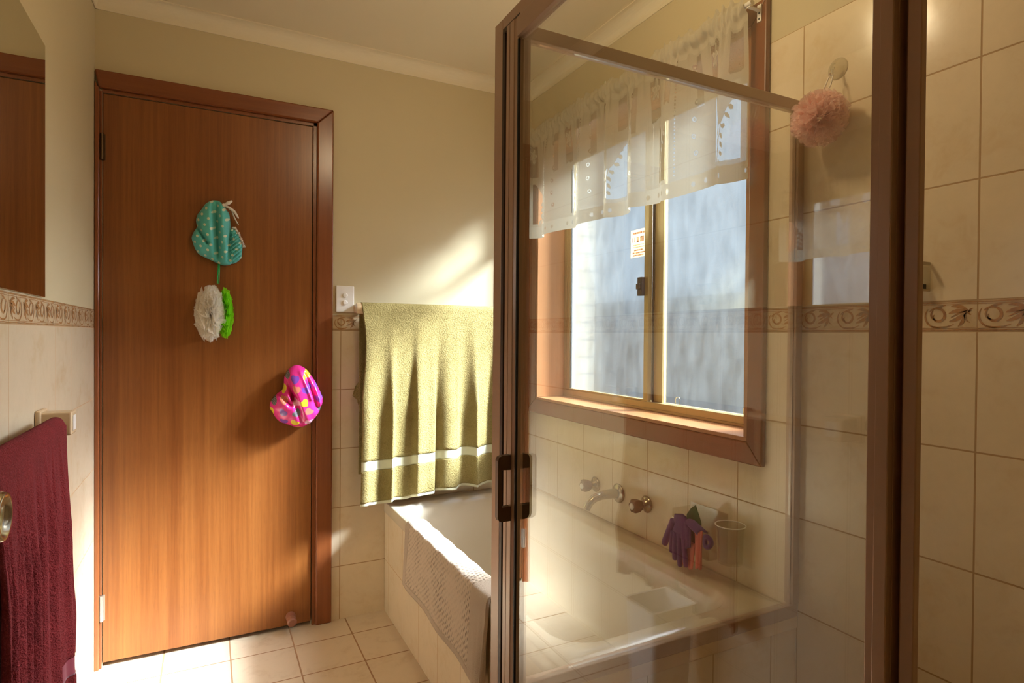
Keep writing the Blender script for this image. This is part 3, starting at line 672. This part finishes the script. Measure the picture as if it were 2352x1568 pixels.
m = MB(); m.box((XA - .016, 1.866, 1.372), (XA + .0018, 1.894, 1.446)); m.box((XA - .022, 1.872, 1.398), (XA - .016, 1.896, 1.420)); m.build('sash_latch', 'latch_black', wn, bevel=.002)
st = root('sticker', (XA + .0095, 1.92, 1.58), 'cream sticker with red printing on the window pane', 'sticker')
m = MB(); m.box((XA + .0088, 1.8745, 1.532), (XA + .0096, 1.968, 1.644)); m.build('sticker_sheet', 'sticker_cream', st)
m = MB(); rr = random.Random(4)
def mark(y0, y1, z0, z1, mi): m.box((XA + .0083, y0, z0), (XA + .0087, y1, z1), mi)
# bold word in upright strokes, seen back to front, with small lines of print above and below
y = 1.958
for ch in 'I I W M I E'.replace(' ', ''):
    wch = {'I': .008, 'W': .018, 'M': .018, 'E': .011}[ch]
    if y - wch < 1.880: break
    for kx in {'I': [0], 'W': [0, .5, 1], 'M': [0, .5, 1], 'E': [1]}[ch]: mark(y - wch * .25 - kx * wch * .6 - .0035, y - wch * .25 - kx * wch * .6, 1.594, 1.614, 0)
    if ch == 'E': 
        for zz in (1.594, 1.603, 1.611): mark(y - wch * .9, y - wch * .2, zz, zz + .003, 0)
    if ch in 'WM': mark(y - wch * .9, y - wch * .2, 1.594 if ch == 'W' else 1.610, 1.598 if ch == 'W' else 1.614, 0)
    y -= wch + .004
for zz, hgt, mi, a, b in ((1.626, .008, 0, 1.882, 1.955), (1.580, .0035, 1, 1.884, 1.95), (1.571, .0035, 1, 1.882, 1.952), (1.558, .006, 0, 1.890, 1.945), (1.547, .006, 0, 1.878, 1.956), (1.537, .006, 0, 1.886, 1.95)):
    y = b
    while y > a: 
        wd = rr.uniform(.003, .007); mark(max(y - wd, a), y, zz, zz + hgt, mi); y -= wd + rr.uniform(.0012, .003)
m.build('printing', ['sticker_red', 'sticker_yellow'], st, fix=False)
for yy in (1.385, 1.705):
    m = MB(); m.tube([(XA + .029, yy - .012, zs0 + .002), (XA + .029, yy - .012, zs0 + .022), (XA + .029, yy - .006, zs0 + .029), (XA + .029, yy + .006, zs0 + .029), (XA + .029, yy + .012, zs0 + .022), (XA + .029, yy + .012, zs0 + .002)], .0016, 8); m.build('glazing_clip', 'chrome', wn)

# ------------------------------------------------------------------ outside
def yz_uv(p): return (p[0] + p[1], p[2])
ow = root('wall_outside', (1.7, 2.6, 0), kind='structure')
m = MB(); m.box((1.615, 2.487, -.35), (1.74, 4.2, 2.9), 0, lambda p: (p[0] + p[1] + 5, p[2] + 5)); m.build('brick_pier', 'outside_brick', ow, fix=False)
m = MB(); m.box((1.615, -1.0, -.35), (1.74, 1.215, 2.9), 0, lambda p: (p[0] + p[1] + 5, p[2] + 5)); m.box((1.615, 1.215, -.35), (1.74, 2.487, .84), 0, lambda p: (p[0] + p[1] + 5, p[2] + 5)); m.build('brick_wall', 'outside_brick', ow, fix=False)
m = MB(); m.box((3.6, -6, -.35), (3.68, 9, 1.55)); m.build('fence', 'outside_fence', ow, fix=False)
m = MB(); m.box((1.75, -8, -.45), (12, 12, -.36)); m.build('ground', 'outside_ground', ow, fix=False)

# ------------------------------------------------------------------ curtain rod and lace valance
XC, ZCR = 1.353, 2.147
rd = root('curtain_rod', (XC, 1.86, ZCR), 'thin white curtain rod across the top of the window', 'curtain rod')
m = MB(); m.tube([(XC, 1.186, ZCR), (XC, 2.545, ZCR)], .0085, 14, flat=.75); m.build('rod', 'white_plastic', rd)
for yy in (1.194, 2.535):
    m = MB(); m.box((XF - .0035, yy - .007, ZCR - .042), (XF - .0003, yy + .007, ZCR + .006)); m.box((XC - .006, yy - .006, ZCR - .0125), (XF - .0003, yy + .006, ZCR - .0095)); bk = m.build('bracket', 'white_plastic', rd)
    for dz in (-.018, -.034):
        m = MB(); m.lathe([(0, .0032), (.0012, .0026)], (XF - .0035, yy, ZCR + dz), (-1, 0, 0), 10); m.build('screw', 'latch_black', bk)
cu = root('lace_curtain', (XC, 1.86, 1.9), 'white floral lace valance gathered on the rod over the window', 'curtain')
CY0, CY1 = 2.555, 1.205      # left (far) to right (near)
LEN = 1.95
R = random.Random(11)
folds = [(R.uniform(0, 6.28), R.uniform(.85, 1.15)) for _ in range(9)]
def fold(uu, v):
    a = uu * 2 * pi * 7.5 + 1.5 * sin(uu * 11.0) + 1.1 * sin(uu * 4.7 + 1)
    return a, (.35 + .65 * smoothstep(0, .5, v))
def cfn(u, v):
    a, g = fold(u, v); zb = 1.664 + .006 * u * 0 + .006 * sin(u * 31)
    zt = ZCR + .026 + .013 * max(0, sin(u * 2 * pi * 30 + 2 * sin(u * 40))) ** .6 
    z = zt + (zb - zt) * v
    amp = .019 * g
    x = XC + amp * sin(a) + .004 * sin(u * 2 * pi * 38) * (1 - smoothstep(.1, .35, v))
    if v < .085 or True:
        pk = exp(-((v - .062) / .040) ** 4); x = x * (1 - pk) + (XC - .0125 + .003 * sin(u * 2 * pi * 60)) * pk
    y = CY0 + (CY1 - CY0) * u + .020 * g * sin(a + 1.9) 
    return (x, y, z)
leaves = []   # floral spray in one repeat, (u offset m, v m, angle, half length, half width)
for k in range(8):
    t_ = k / 7; cu_, cv_ = .032 - .062 * t_ + .008 * sin(t_ * 9), .265 + .185 * t_
    for sgn in (-1, 1):
        an = (.62 if sgn > 0 else 2.2) + .25 * sin(k * 1.7); leaves.append((cu_ + sgn * .0155 + .004, cv_ + .005 * sgn, an, .0125, .0066))
def inleaf(du, dv, L):
    lx, ly, an, a, b = L; x = du - lx; y = dv - ly; c_, s_ = cos(an), sin(an); p_ = x * c_ + y * s_; q_ = -x * s_ + y * c_
    return abs(q_) < b * (1 - (p_ / a) ** 2) if abs(p_) < a else False
def lace_op(u, v):
    s_ = u * LEN; h = v * .52; per = .40; du = (s_ / per - floor(s_ / per) - .5) * per; nrep = int(floor(s_ / per))
    if v < .15: return .96
    if v > .895:
        q = hypot(((s_ / .052) % 1 - .5) * .052, h - .494)
        return .55 if q < .008 and (int(s_ / .052) % 3) != 0 else .97
    if v > .878: return .80
    # open net panels with leaf sprays low down
    pw = .070 if nrep % 2 else .078
    dp = du - .052; inp = abs(dp) < pw and .300 + .04 * cos(dp * 40) < h < .452
    if inp:
        for L in leaves:
            if inleaf(dp, h, L): return .96
        if abs(dp - (.032 - .062 * (h - .265) / .185)) < .0022: return .95
        return .20 if h > .335 + .02 * sin(du * 70) else .26
    # flower near the top of each repeat
    fx, fy = du + .03, h - .13; r_ = hypot(fx, fy * .8); an = atan2(fy, fx)
    if r_ < .030:
        pet = .018 + .008 * cos(5 * an)
        if abs(r_ - pet) < .0035 or r_ < .006: return .97
        return .45 if r_ > pet else .74
    if abs(du + .03) < .034 and .085 < h < .23: return .40
    if abs(du - .115) < .022 and .085 < h < .20: return .46
    if abs(du + .135) < .014 and .085 < h < .25: return .5
    for k in range(6):   # little eyelets along stems
        ex, ey = du + .155 - .008 * sin(k * 1.3), h - (.12 + k * .055)
        if abs(hypot(ex, ey) - .0065) < .0022: return .30
    if abs(du - .165) < .0035 and int(h / .006) % 2 == 0: return .35
    return .83
NU, NV = 860, 190
m = MB(); m.grid(cfn, NU, NV); lc = m.build('lace_cloth', 'lace', cu, fix=False)
at = lc.data.attributes.new('lace', 'FLOAT', 'POINT'); at.data.foreach_set('value', [lace_op(i / NU, j / NV) for j in range(NV + 1) for i in range(NU + 1)])

# ------------------------------------------------------------------ taps and spout over the bath
def tap(y, label):
    r = root('bath_tap', (XR, y, .605), label, 'tap', 'bath taps')
    m = MB(); m.lathe([(.0006, .030), (.004, .031), (.010, .024), (.016, .017), (.030, .014)], (XR, y, .605), (-1, 0, 0), 28); m.build('tap_flange', 'aged_chrome', r)
    m = MB(); seg = 40; prof = [(.026, .012), (.030, .017), (.040, .0215), (.056, .0235), (.064, .0225), (.068, .016)]
    vs = [];
    for h, rd_ in prof:
        for k in range(seg):
            a = 2 * pi * k / seg; q = rd_ * (1 + .10 * cos(6 * a)); vs.append((XR - h, y + q * cos(a), .605 + q * sin(a)))
    n = len(prof); m.add(vs, [(i * seg + k, i * seg + (k + 1) % seg, (i + 1) * seg + (k + 1) % seg, (i + 1) * seg + k) for i in range(n - 1) for k in range(seg)], smooth=True)
    m.add(vs, [tuple(range(seg)), tuple(range((n - 1) * seg, n * seg))]); th = m.build('tap_handle', 'smoky_handle', r)
    m = MB(); m.lathe([(.068, .011), (.071, .0115), (.073, .009), (.0735, .004)], (XR, y, .605), (-1, 0, 0), 24); m.build('tap_button', 'white_plastic', th)
tap(2.00, 'fluted bath tap on the tiles between towel and spout'); tap(1.682, 'fluted bath tap on the tiles between spout and purple glove')
r = root('bath_spout', (XR, 1.848, .605), 'curved metal bath spout on the wall between the two taps', 'spout')
m = MB(); m.lathe([(.0006, .036), (.004, .037), (.010, .030), (.013, .020)], (XR, 1.848, .605), (-1, 0, 0), 30); m.build('spout_flange', 'aged_chrome', r)
m = MB(); m.tube([(XR - .008, 1.848, .605), (XR - .04, 1.848, .607), (XR - .08, 1.848, .606), (XR - .115, 1.848, .598), (XR - .138, 1.848, .582), (XR - .150, 1.848, .560)], [.019, .0185, .0165, .015, .0145, .0135], 20); m.build('spout_pipe', 'aged_chrome', r)

# ------------------------------------------------------------------ clear caddy with glove and cloths
cd = root('bath_caddy', (XR, 1.345, .60), 'clear plastic caddy stuck on the tiles holding the gloves', 'caddy')
# tray: back sheet, floor, low front with a row of ribs, plus a round cup at the right
m = MB(); yb0, yb1 = 1.305, 1.462
m.box((XR - .006, yb0, .540), (XR - .0025, yb1, .672)); m.box((XR - .082, yb0, .540), (XR - .006, yb1, .5435)); m.box((XR - .082, yb1 - .003, .5435), (XR - .006, yb1, .66))
m.box((XR - .082, yb0, .5435), (XR - .079, yb1, .630)); m.build('caddy_tray', 'clear_plastic', cd, fix=True)
m = MB()
for k in range(7): m.tube([(XR - .0830, 1.4605, .552 + k * .013), (XR - .0835, 1.452, .552 + k * .013)], .0022, 8)
m.build('caddy_ribs', 'white_plastic', cd)
m = MB(); prof = [(.0, .034), (.004, .0355), (.105, .041), (.110, .043), (.112, .042), (.108, .0395), (.006, .0335), (.004, .0)]
m.lathe(prof[:7], (XR - .047, 1.255, .548), (0, 0, 1), 36); cup = m.build('caddy_cup', 'clear_plastic', cd, fix=False)
m = MB(); m.tube([(XR - .047 + .0425 * cos(a), 1.255 + .0425 * sin(a), .659) for a in [2 * pi * k / 36 for k in range(37)]], .0016, 6, cap=False); m.build('cup_rim', 'white_plastic', cup)
# purple bath glove draped over the tray's front edge, fingers down
gl = root('bath_glove', (XR - .09, 1.39, .62), 'purple knitted bath glove hanging fingers-down from the caddy', 'glove')
def skin_body(name, mat, parent, verts, edges, radii, sub=2, rootv=0):
    me = bpy.data.meshes.new(name); me.from_pydata(verts, edges, []); me.materials.append(MATS[mat]); o = link(name, me, parent)
    md = o.modifiers.new('skin', 'SKIN'); md.use_smooth_shade = True
    for i, s_ in enumerate(me.skin_vertices[0].data): s_.radius = radii[i]; s_.use_root = (i == rootv)
    q = o.modifiers.new('sub', 'SUBSURF'); q.levels = q.render_levels = sub; return o
m = MB(); xg = XR - .106
def palm(u, v):
    a = 2 * pi * u; z = .652 - .062 * v; hw = .026 + .008 * v; th = .009 - .001 * v
    return (xg - .002 + th * sin(a) + .006 * (1 - v), 1.402 + hw * cos(a), z + .006 * (1 - abs(cos(a))) * (1 - v))
m.grid(palm, 28, 8, wrapu=True); m.build('palm', 'purple_knit', gl)
for y0, y1, z1, rd_, xo in ((1.428, 1.436, .532, .0095, 0), (1.414, 1.418, .515, .0098, -.003), (1.398, 1.396, .502, .0098, -.002), (1.382, 1.372, .508, .0090, 0)):
    m = MB(); n = 9; m.tube([(xg + xo - .002 * sin(k / n * pi), y0 + (y1 - y0) * k / n, .600 + (z1 - .600) * k / n) for k in range(n)] + [(xg + xo, y1, z1 - .002), (xg + xo, y1, z1 - .005)], [rd_ * (1 - .15 * k / n) for k in range(n)] + [rd_ * .75, rd_ * .3], 14); m.build('finger', 'purple_knit', gl)
m = MB(); n = 8; m.tube([(xg - .003, 1.426 + .040 * k / n, .632 - .082 * k / n) for k in range(n)] + [(xg - .003, 1.4655, .546), (xg - .003, 1.467, .542)], [.0115 - .001 * k / n for k in range(n)] + [.0095, .004], 14); m.build('thumb', 'purple_knit', gl)
m = MB(); m.grid(lambda u, v: (xg - .006 + .086 * v * .42, 1.372 - .052 * u + .006 * sin(v * 5), .640 - .020 * u + .008 * sin(pi * v) - .085 * (u < .35) * 0), 10, 8)
m.grid(lambda u, v: (xg - .004 + .004 * sin(u * 9), 1.376 - .022 * u, .642 - .012 * u - .085 * v * (1 - .3 * u)), 8, 10); m.build('cuff', 'purple_knit', gl, solid=.006)
xg = XR - .0925
pk = root('face_cloth', (XR - .09, 1.345, .56), 'coral pink cloth hanging from the caddy behind the purple glove', 'cloth', 'cloths in the caddy')
def pcl(y0, y1, z0, z1, xo, ph):
    return lambda u, v: (xg + xo + .005 * sin(u * 11 + ph) * (.4 + v) , y0 + (y1 - y0) * u + (.006 * (u - .5)) * v * 2, z0 + (z1 - z0) * v + .003 * sin(u * 13) * v)
m = MB(); m.grid(pcl(1.352, 1.318, .628, .512, .000, 0), 16, 14); m.grid(pcl(1.446, 1.350, .58, .500, .002, 1), 24, 12); m.build('cloth', 'pink_cloth', pk, solid=.005)
xg = XR - .092
gc = root('face_cloth', (XR - .06, 1.375, .66), 'dark green pointed cloth corner poking up behind the glove', 'cloth', 'cloths in the caddy')
m = MB(); m.add([(xg + .022, 1.408, .652), (xg + .018, 1.385, .678), (xg + .020, 1.370, .690), (xg + .024, 1.350, .640), (xg + .022, 1.352, .560), (xg + .022, 1.404, .560)], [(0, 1, 2, 3, 4, 5)]); m.build('cloth', 'green_cloth', gc, solid=.004)
bq = root('scrub_ball', (XR - .04, 1.31, .60), 'small purple loop of knit beside the caddy cup', 'sponge')
m = MB(); m.tube([(XR - .092 + .010 * cos(a * 2) * .3, 1.300 + .013 * cos(a), .602 + .016 * sin(a)) for a in [2 * pi * k / 20 for k in range(21)]], .0072, 10, cap=False); m.build('knit_loop', 'purple_knit', bq)

# ------------------------------------------------------------------ shower enclosure
SH = root('shower_screen', (1.0, YS, .46), 'bronze framed glass shower screen with a sliding door', 'shower screen')
ZH0, ZH1 = .462, 1.838
# end screen over the tub hob
m = MB(); m.box((.576, YS - .0125, ZH1 - .028), (XR - .001, YS + .0125, ZH1)); m.build('top_rail', 'bronze_frame', SH, bevel=.002)
m = MB(); m.box((.576, YS - .0125, ZH0), (XR - .001, YS + .0125, ZH0 + .034)); m.build('bottom_rail', 'bronze_frame', SH, bevel=.002)
m = MB(); m.box((XR - .024, YS - .0135, ZH0 + .0345), (XR - .0005, YS + .0135, ZH1 - .0285)); m.box((XR - .026, YS - .006, ZH0 + .0345), (XR - .0245, YS + .006, ZH1 - .0285)); m.build('wall_channel', 'bronze_frame', SH, bevel=.0015)
m = MB(); m.box((.5765, YS - .003, ZH0 + .0345), (XR - .0262, YS + .003, ZH1 - .0285)); m.build('glass_pane', 'shower_glass', SH)
# corner post
m = MB(); m.box((XS, 1.0685, 0), (.5755, 1.104, ZH1)); m.box((.545, 1.052, .12), (.5755, 1.0685, ZH1 - .0265)); m.build('corner_post', 'bronze_frame', SH, bevel=.0012)
m = MB(); m.box((.5203, 1.058, .12), (.5445, 1.0683, ZH1 - .0265)); m.build('post_shade', 'bronze_shade', SH)  # dark strip on the post's side, paints the shade of its channel
# header running towards the camera, with a dark strip painting the shade in its track slot
m = MB(); m.box((XS, -.40, ZH1 - .022), (.572, 1.068, ZH1)); m.build('header', 'bronze_frame', SH, bevel=.0012)
m = MB(); m.box((XS - .0004, .992, ZH1 - .0315), (.566, 1.066, ZH1 - .0222)); m.build('slot_shade', 'bronze_shade', SH)
m = MB(); m.box((XS - .001, -.40, ZH1 - .0315), (.566, .9915, ZH1 - .0222)); m.build('track_cover', 'bronze_frame', SH)
m = MB(); m.box((XS, -.40, .085), (.572, 1.068, .118)); m.build('sill_rail', 'bronze_frame', SH, bevel=.0012)
# far post at the door's other end
m = MB(); m.prism([(XS, .2838), (XS + .0072, .2836), (XS + .0072, .2975), (.552, .2985), (.552, .3016), (XS + .010, .3016), (XS + .010, .2955), (XS, .2955)], 'z', .1185, ZH1 - .0265); m.build('door_post', 'bronze_frame', SH, bevel=.001)
m = MB(); m.box((.536, -.40, .1185), (.552, -.385, ZH1 - .0265)); m.build('door_post', 'bronze_frame', SH)
# the door: two stiles, rails, pane, handle
dz0, dz1 = .122, ZH1 - .0330
m = MB(); m.prism([(.512, 1.0215), (.512, 1.0338), (.533, 1.0338), (.533, .994), (.5165, .994), (.5135, 1.0015), (.512, 1.0028), (.512, 1.0188), (.5165, 1.0198), (.5165, 1.0205)], 'z', dz0, dz1); stile = m.build('door_stile', 'bronze_frame', SH)
m = MB(); m.box((.5150, .9900, dz0 + .03), (.5195, .9938, dz1 - .04)); m.build('door_gasket', 'rubber', SH)
m = MB(); m.box((.512, .302, dz0), (.520, .3135, dz1)); m.box((.520, .302, dz0), (.533, .325, dz1)); m.build('door_stile', 'bronze_frame', SH, bevel=.0008)
m = MB(); m.box((.513, .3255, dz1 - .036), (.532, 0.9935, dz1)); m.build('door_rail', 'bronze_frame', SH, bevel=.001)
m = MB(); m.box((.513, .3255, dz0), (.532, 0.9935, dz0 + .03)); m.build('door_rail', 'bronze_frame', SH, bevel=.001)
m = MB(); m.box((.5205, .3255, dz0 + .0302), (.5255, .9884, dz1 - .0362)); m.build('glass_pane', 'shower_glass', SH)
for sx, xb in ((-1, .512), (1, .533)):
    xe = .484 if sx < 0 else .552; yh = 1.006; w2 = .0058
    hz0, hz1 = .858, .983
    m = MB(); x0, x1 = sorted((xb + sx * .0004, xe)); r_ = .009
    outl = [(xb + sx * .0004, hz0), (xe - sx * r_, hz0), (xe - sx * r_ * .3, hz0 + r_ * .3), (xe, hz0 + r_), (xe, hz1 - r_), (xe - sx * r_ * .3, hz1 - r_ * .3), (xe - sx * r_, hz1), (xb + sx * .0004, hz1), (xb + sx * .0004, hz1 - .028), (xe - sx * .0085, hz1 - .027), (xe - sx * .0085, hz0 + .027), (xb + sx * .0004, hz0 + .028)]
    m.prism(outl, 'y', yh - w2, yh + w2); m.build('door_handle', 'handle_brown', stile, bevel=.002)
# low kerb under the front screen
m = MB(); m.box((.505, -.44, 0), (.585, 1.068, .0845), 0, lambda p: (p[1], p[2])); o = m.build('trim_5', 'ceramic_beige', fix=False); tag(o, kind='structure')

# ------------------------------------------------------------------ pink puff and its suction hook
hk = root('suction_hook', (XR, .969, 1.885), 'clear round suction hook on the shower wall tiles', 'hook')
m = MB(); m.lathe([(.0006, .026), (.002, .0265), (.006, .018), (.010, .010), (.016, .008), (.020, .009), (.022, .004)], (XR, .969, 1.888), (-1, 0, 0), 30); m.build('suction_cup', 'clear_plastic', hk, fix=False)
m = MB(); m.tube([(XR - .020, .967, 1.886), (XR - .030, .964, 1.876), (XR - .032, .963, 1.864), (XR - .036, .962, 1.860), (XR - .042, .962, 1.866)], .0030, 10); m.build('hook_arm', 'chrome', hk)
pf = root('bath_puff', (1.335, .966, 1.75), 'pale pink net bath puff hanging on the shower wall', 'bath puff')
puff('netting', pf, 'net_pink', (1.340, .966, 1.750), .067, 150, 9, seg=30)
m = MB(); m.tube([(XR - .039, .967, 1.858), (1.367, .972, 1.835), (1.350, .970, 1.80)], .0018, 8); m.tube([(XR - .035, .958, 1.862), (1.368, .957, 1.835), (1.348, .962, 1.80)], .0018, 8); m.build('cord', 'ribbon_white', pf)
# razor holder whose end shows beside the door post
rz = root('razor_holder', (XR, .765, 1.34), 'small clear holder on the tiles beside the door post', 'holder')
m = MB(); m.box((XR - .004, .745, 1.314), (XR - .0006, .80, 1.376)); m.box((XR - .036, .745, 1.314), (XR - .004, .80, 1.318)); m.box((XR - .036, .745, 1.372), (XR - .004, .80, 1.376)); m.box((XR - .036, .745, 1.318), (XR - .033, .80, 1.372)); m.build('holder_shell', 'clear_plastic', rz, bevel=.001)
m = MB(); m.box((XR - .037, .744, 1.370), (XR - .004, .749, 1.377)); m.build('holder_rim', 'aged_chrome', rz, bevel=.001)
m = MB(); m.box((XR - .037, .744, 1.313), (XR - .004, .749, 1.318)); m.build('holder_rim', 'aged_chrome', rz, bevel=.001)
m = MB(); m.box((XR - .030, .7505, 1.319), (XR - .008, .79, 1.329)); m.build('razor_head', 'latch_black', rz)

# ------------------------------------------------------------------ things outside the frame that light or mirror into it
bn = root('waste_bin', (-.2, 1.40, 0), 'white plastic waste bin on the floor beside the burgundy towel', 'bin')
m = MB(); a_ = [rrect(-.19, 1.405, .068, .052, .012, 4), rrect(-.19, 1.405, .082, .064, .014, 4), rrect(-.19, 1.405, .088, .070, .014, 4), rrect(-.19, 1.405, .080, .062, .012, 4), rrect(-.19, 1.405, .066, .050, .012, 4)]
zz = [.001, .40, .404, .404, .01]; k = len(a_[0]); vs = [(x, y, z) for pts, z in zip(a_, zz) for x, y in pts]
m.add(vs, [(i * k + j, i * k + (j + 1) % k, (i + 1) * k + (j + 1) % k, (i + 1) * k + j) for i in range(4) for j in range(k)]); m.add(vs, [tuple(range(k)), tuple(range(4 * k, 5 * k))]); m.build('bin_body', 'white_plastic', bn)
d2 = root('door_2', (-.255, .4, 0), kind='structure')
m = MB(); m.box((-.274, -.02, .012), (-.237, .79, 2.04)); m.build('door_leaf', 'door_veneer', d2, bevel=.0015)
m = MB(); m.lathe([(.0005, .028), (.004, .027), (.007, .013), (.034, .011), (.042, .018), (.050, .0235), (.057, .0245), (.061, .0230), (.0612, .0195), (.0570, .017), (.0555, .010), (.055, .005)], (-.237, .742, 1.028), (1, 0, 0), 36); m.build('door_knob', 'aged_chrome', d2)
LX, LY = .70, 1.23
lf = root('ceiling_light', (LX, LY, ZC), 'round warm ceiling lamp above the shower door', 'ceiling light')
m = MB(); m.lathe([(.0005, .085), (.018, .085), (.020, .075)], (LX, LY, ZC), (0, 0, -1), 36); m.build('lamp_base', 'white_plastic', lf)
m = MB(); m.lathe([(.021, .070), (.030, .078), (.046, .070), (.056, .045), (.060, .015)], (LX, LY, ZC), (0, 0, -1), 36); m.build('lamp_globe', 'lamp_glow', lf)

# ------------------------------------------------------------------ lights
def light(name, typ, loc, energy, color, **kw):
    l = bpy.data.lights.new(name, typ); l.energy = energy; l.color = color
    for k, v in kw.items(): setattr(l, k, v)
    o = bpy.data.objects.new(name, l); o.location = loc; COL.objects.link(o); return o
lp = light('lamp_light', 'POINT', (LX, LY, ZC - .12), 17, (1, .80, .50), shadow_soft_size=.07)
sun = light('sun', 'SUN', (4, 0, 4), 235, (.84, .94, 1.0), angle=math.radians(13))
sd = Vector((-1, .48, -.75)); sun.rotation_euler = sd.to_track_quat('-Z', 'Y').to_euler()
fill_sun = light('added_fill_sun', 'SUN', (4.5, 0, 4), 85, (.90, .95, 1.0), angle=math.radians(58)); fill_sun.rotation_euler = Vector((-1, .0, -.60)).to_track_quat('-Z', 'Y').to_euler()  # added second sun, a wide fill aimed at the left wall
wd = bpy.data.worlds.new('world'); sc.world = wd; wd.use_nodes = True; t = wd.node_tree; t.nodes.clear()
bg = t.nodes.new('ShaderNodeBackground'); bg.inputs[0].default_value = (.66, .81, 1.0, 1); bg.inputs[1].default_value = 1.15
ou = t.nodes.new('ShaderNodeOutputWorld'); t.links.new(bg.outputs[0], ou.inputs[0])

# ------------------------------------------------------------------ camera
cam = bpy.data.cameras.new('camera'); cam.sensor_width = 36; cam.lens = 1365.53 / 2352 * 36; cam.clip_start = .01
co = bpy.data.objects.new('camera', cam); COL.objects.link(co)
rt, fw, upv = Vector((.8904106, -.4550910, .0078188)), Vector((.4551513, .8903602, -.0097968)), Vector((-.0025031, .0122819, .9999214))
M = Matrix.Identity(4)
for i in range(3): M[i][0] = rt[i]; M[i][1] = upv[i]; M[i][2] = -fw[i]
M[2][3] = H; co.matrix_world = M; sc.camera = co
sc.view_settings.view_transform = 'Standard'; sc.view_settings.look = 'None'; sc.view_settings.gamma = 1; sc.view_settings.use_curve_mapping = False
sc.view_settings.exposure = -0.68
sc.cycles.max_bounces = 14; sc.cycles.transparent_max_bounces = 32; sc.cycles.diffuse_bounces = 6; sc.cycles.glossy_bounces = 6; sc.cycles.transmission_bounces = 8
sc.cycles.sample_clamp_indirect = 6.0
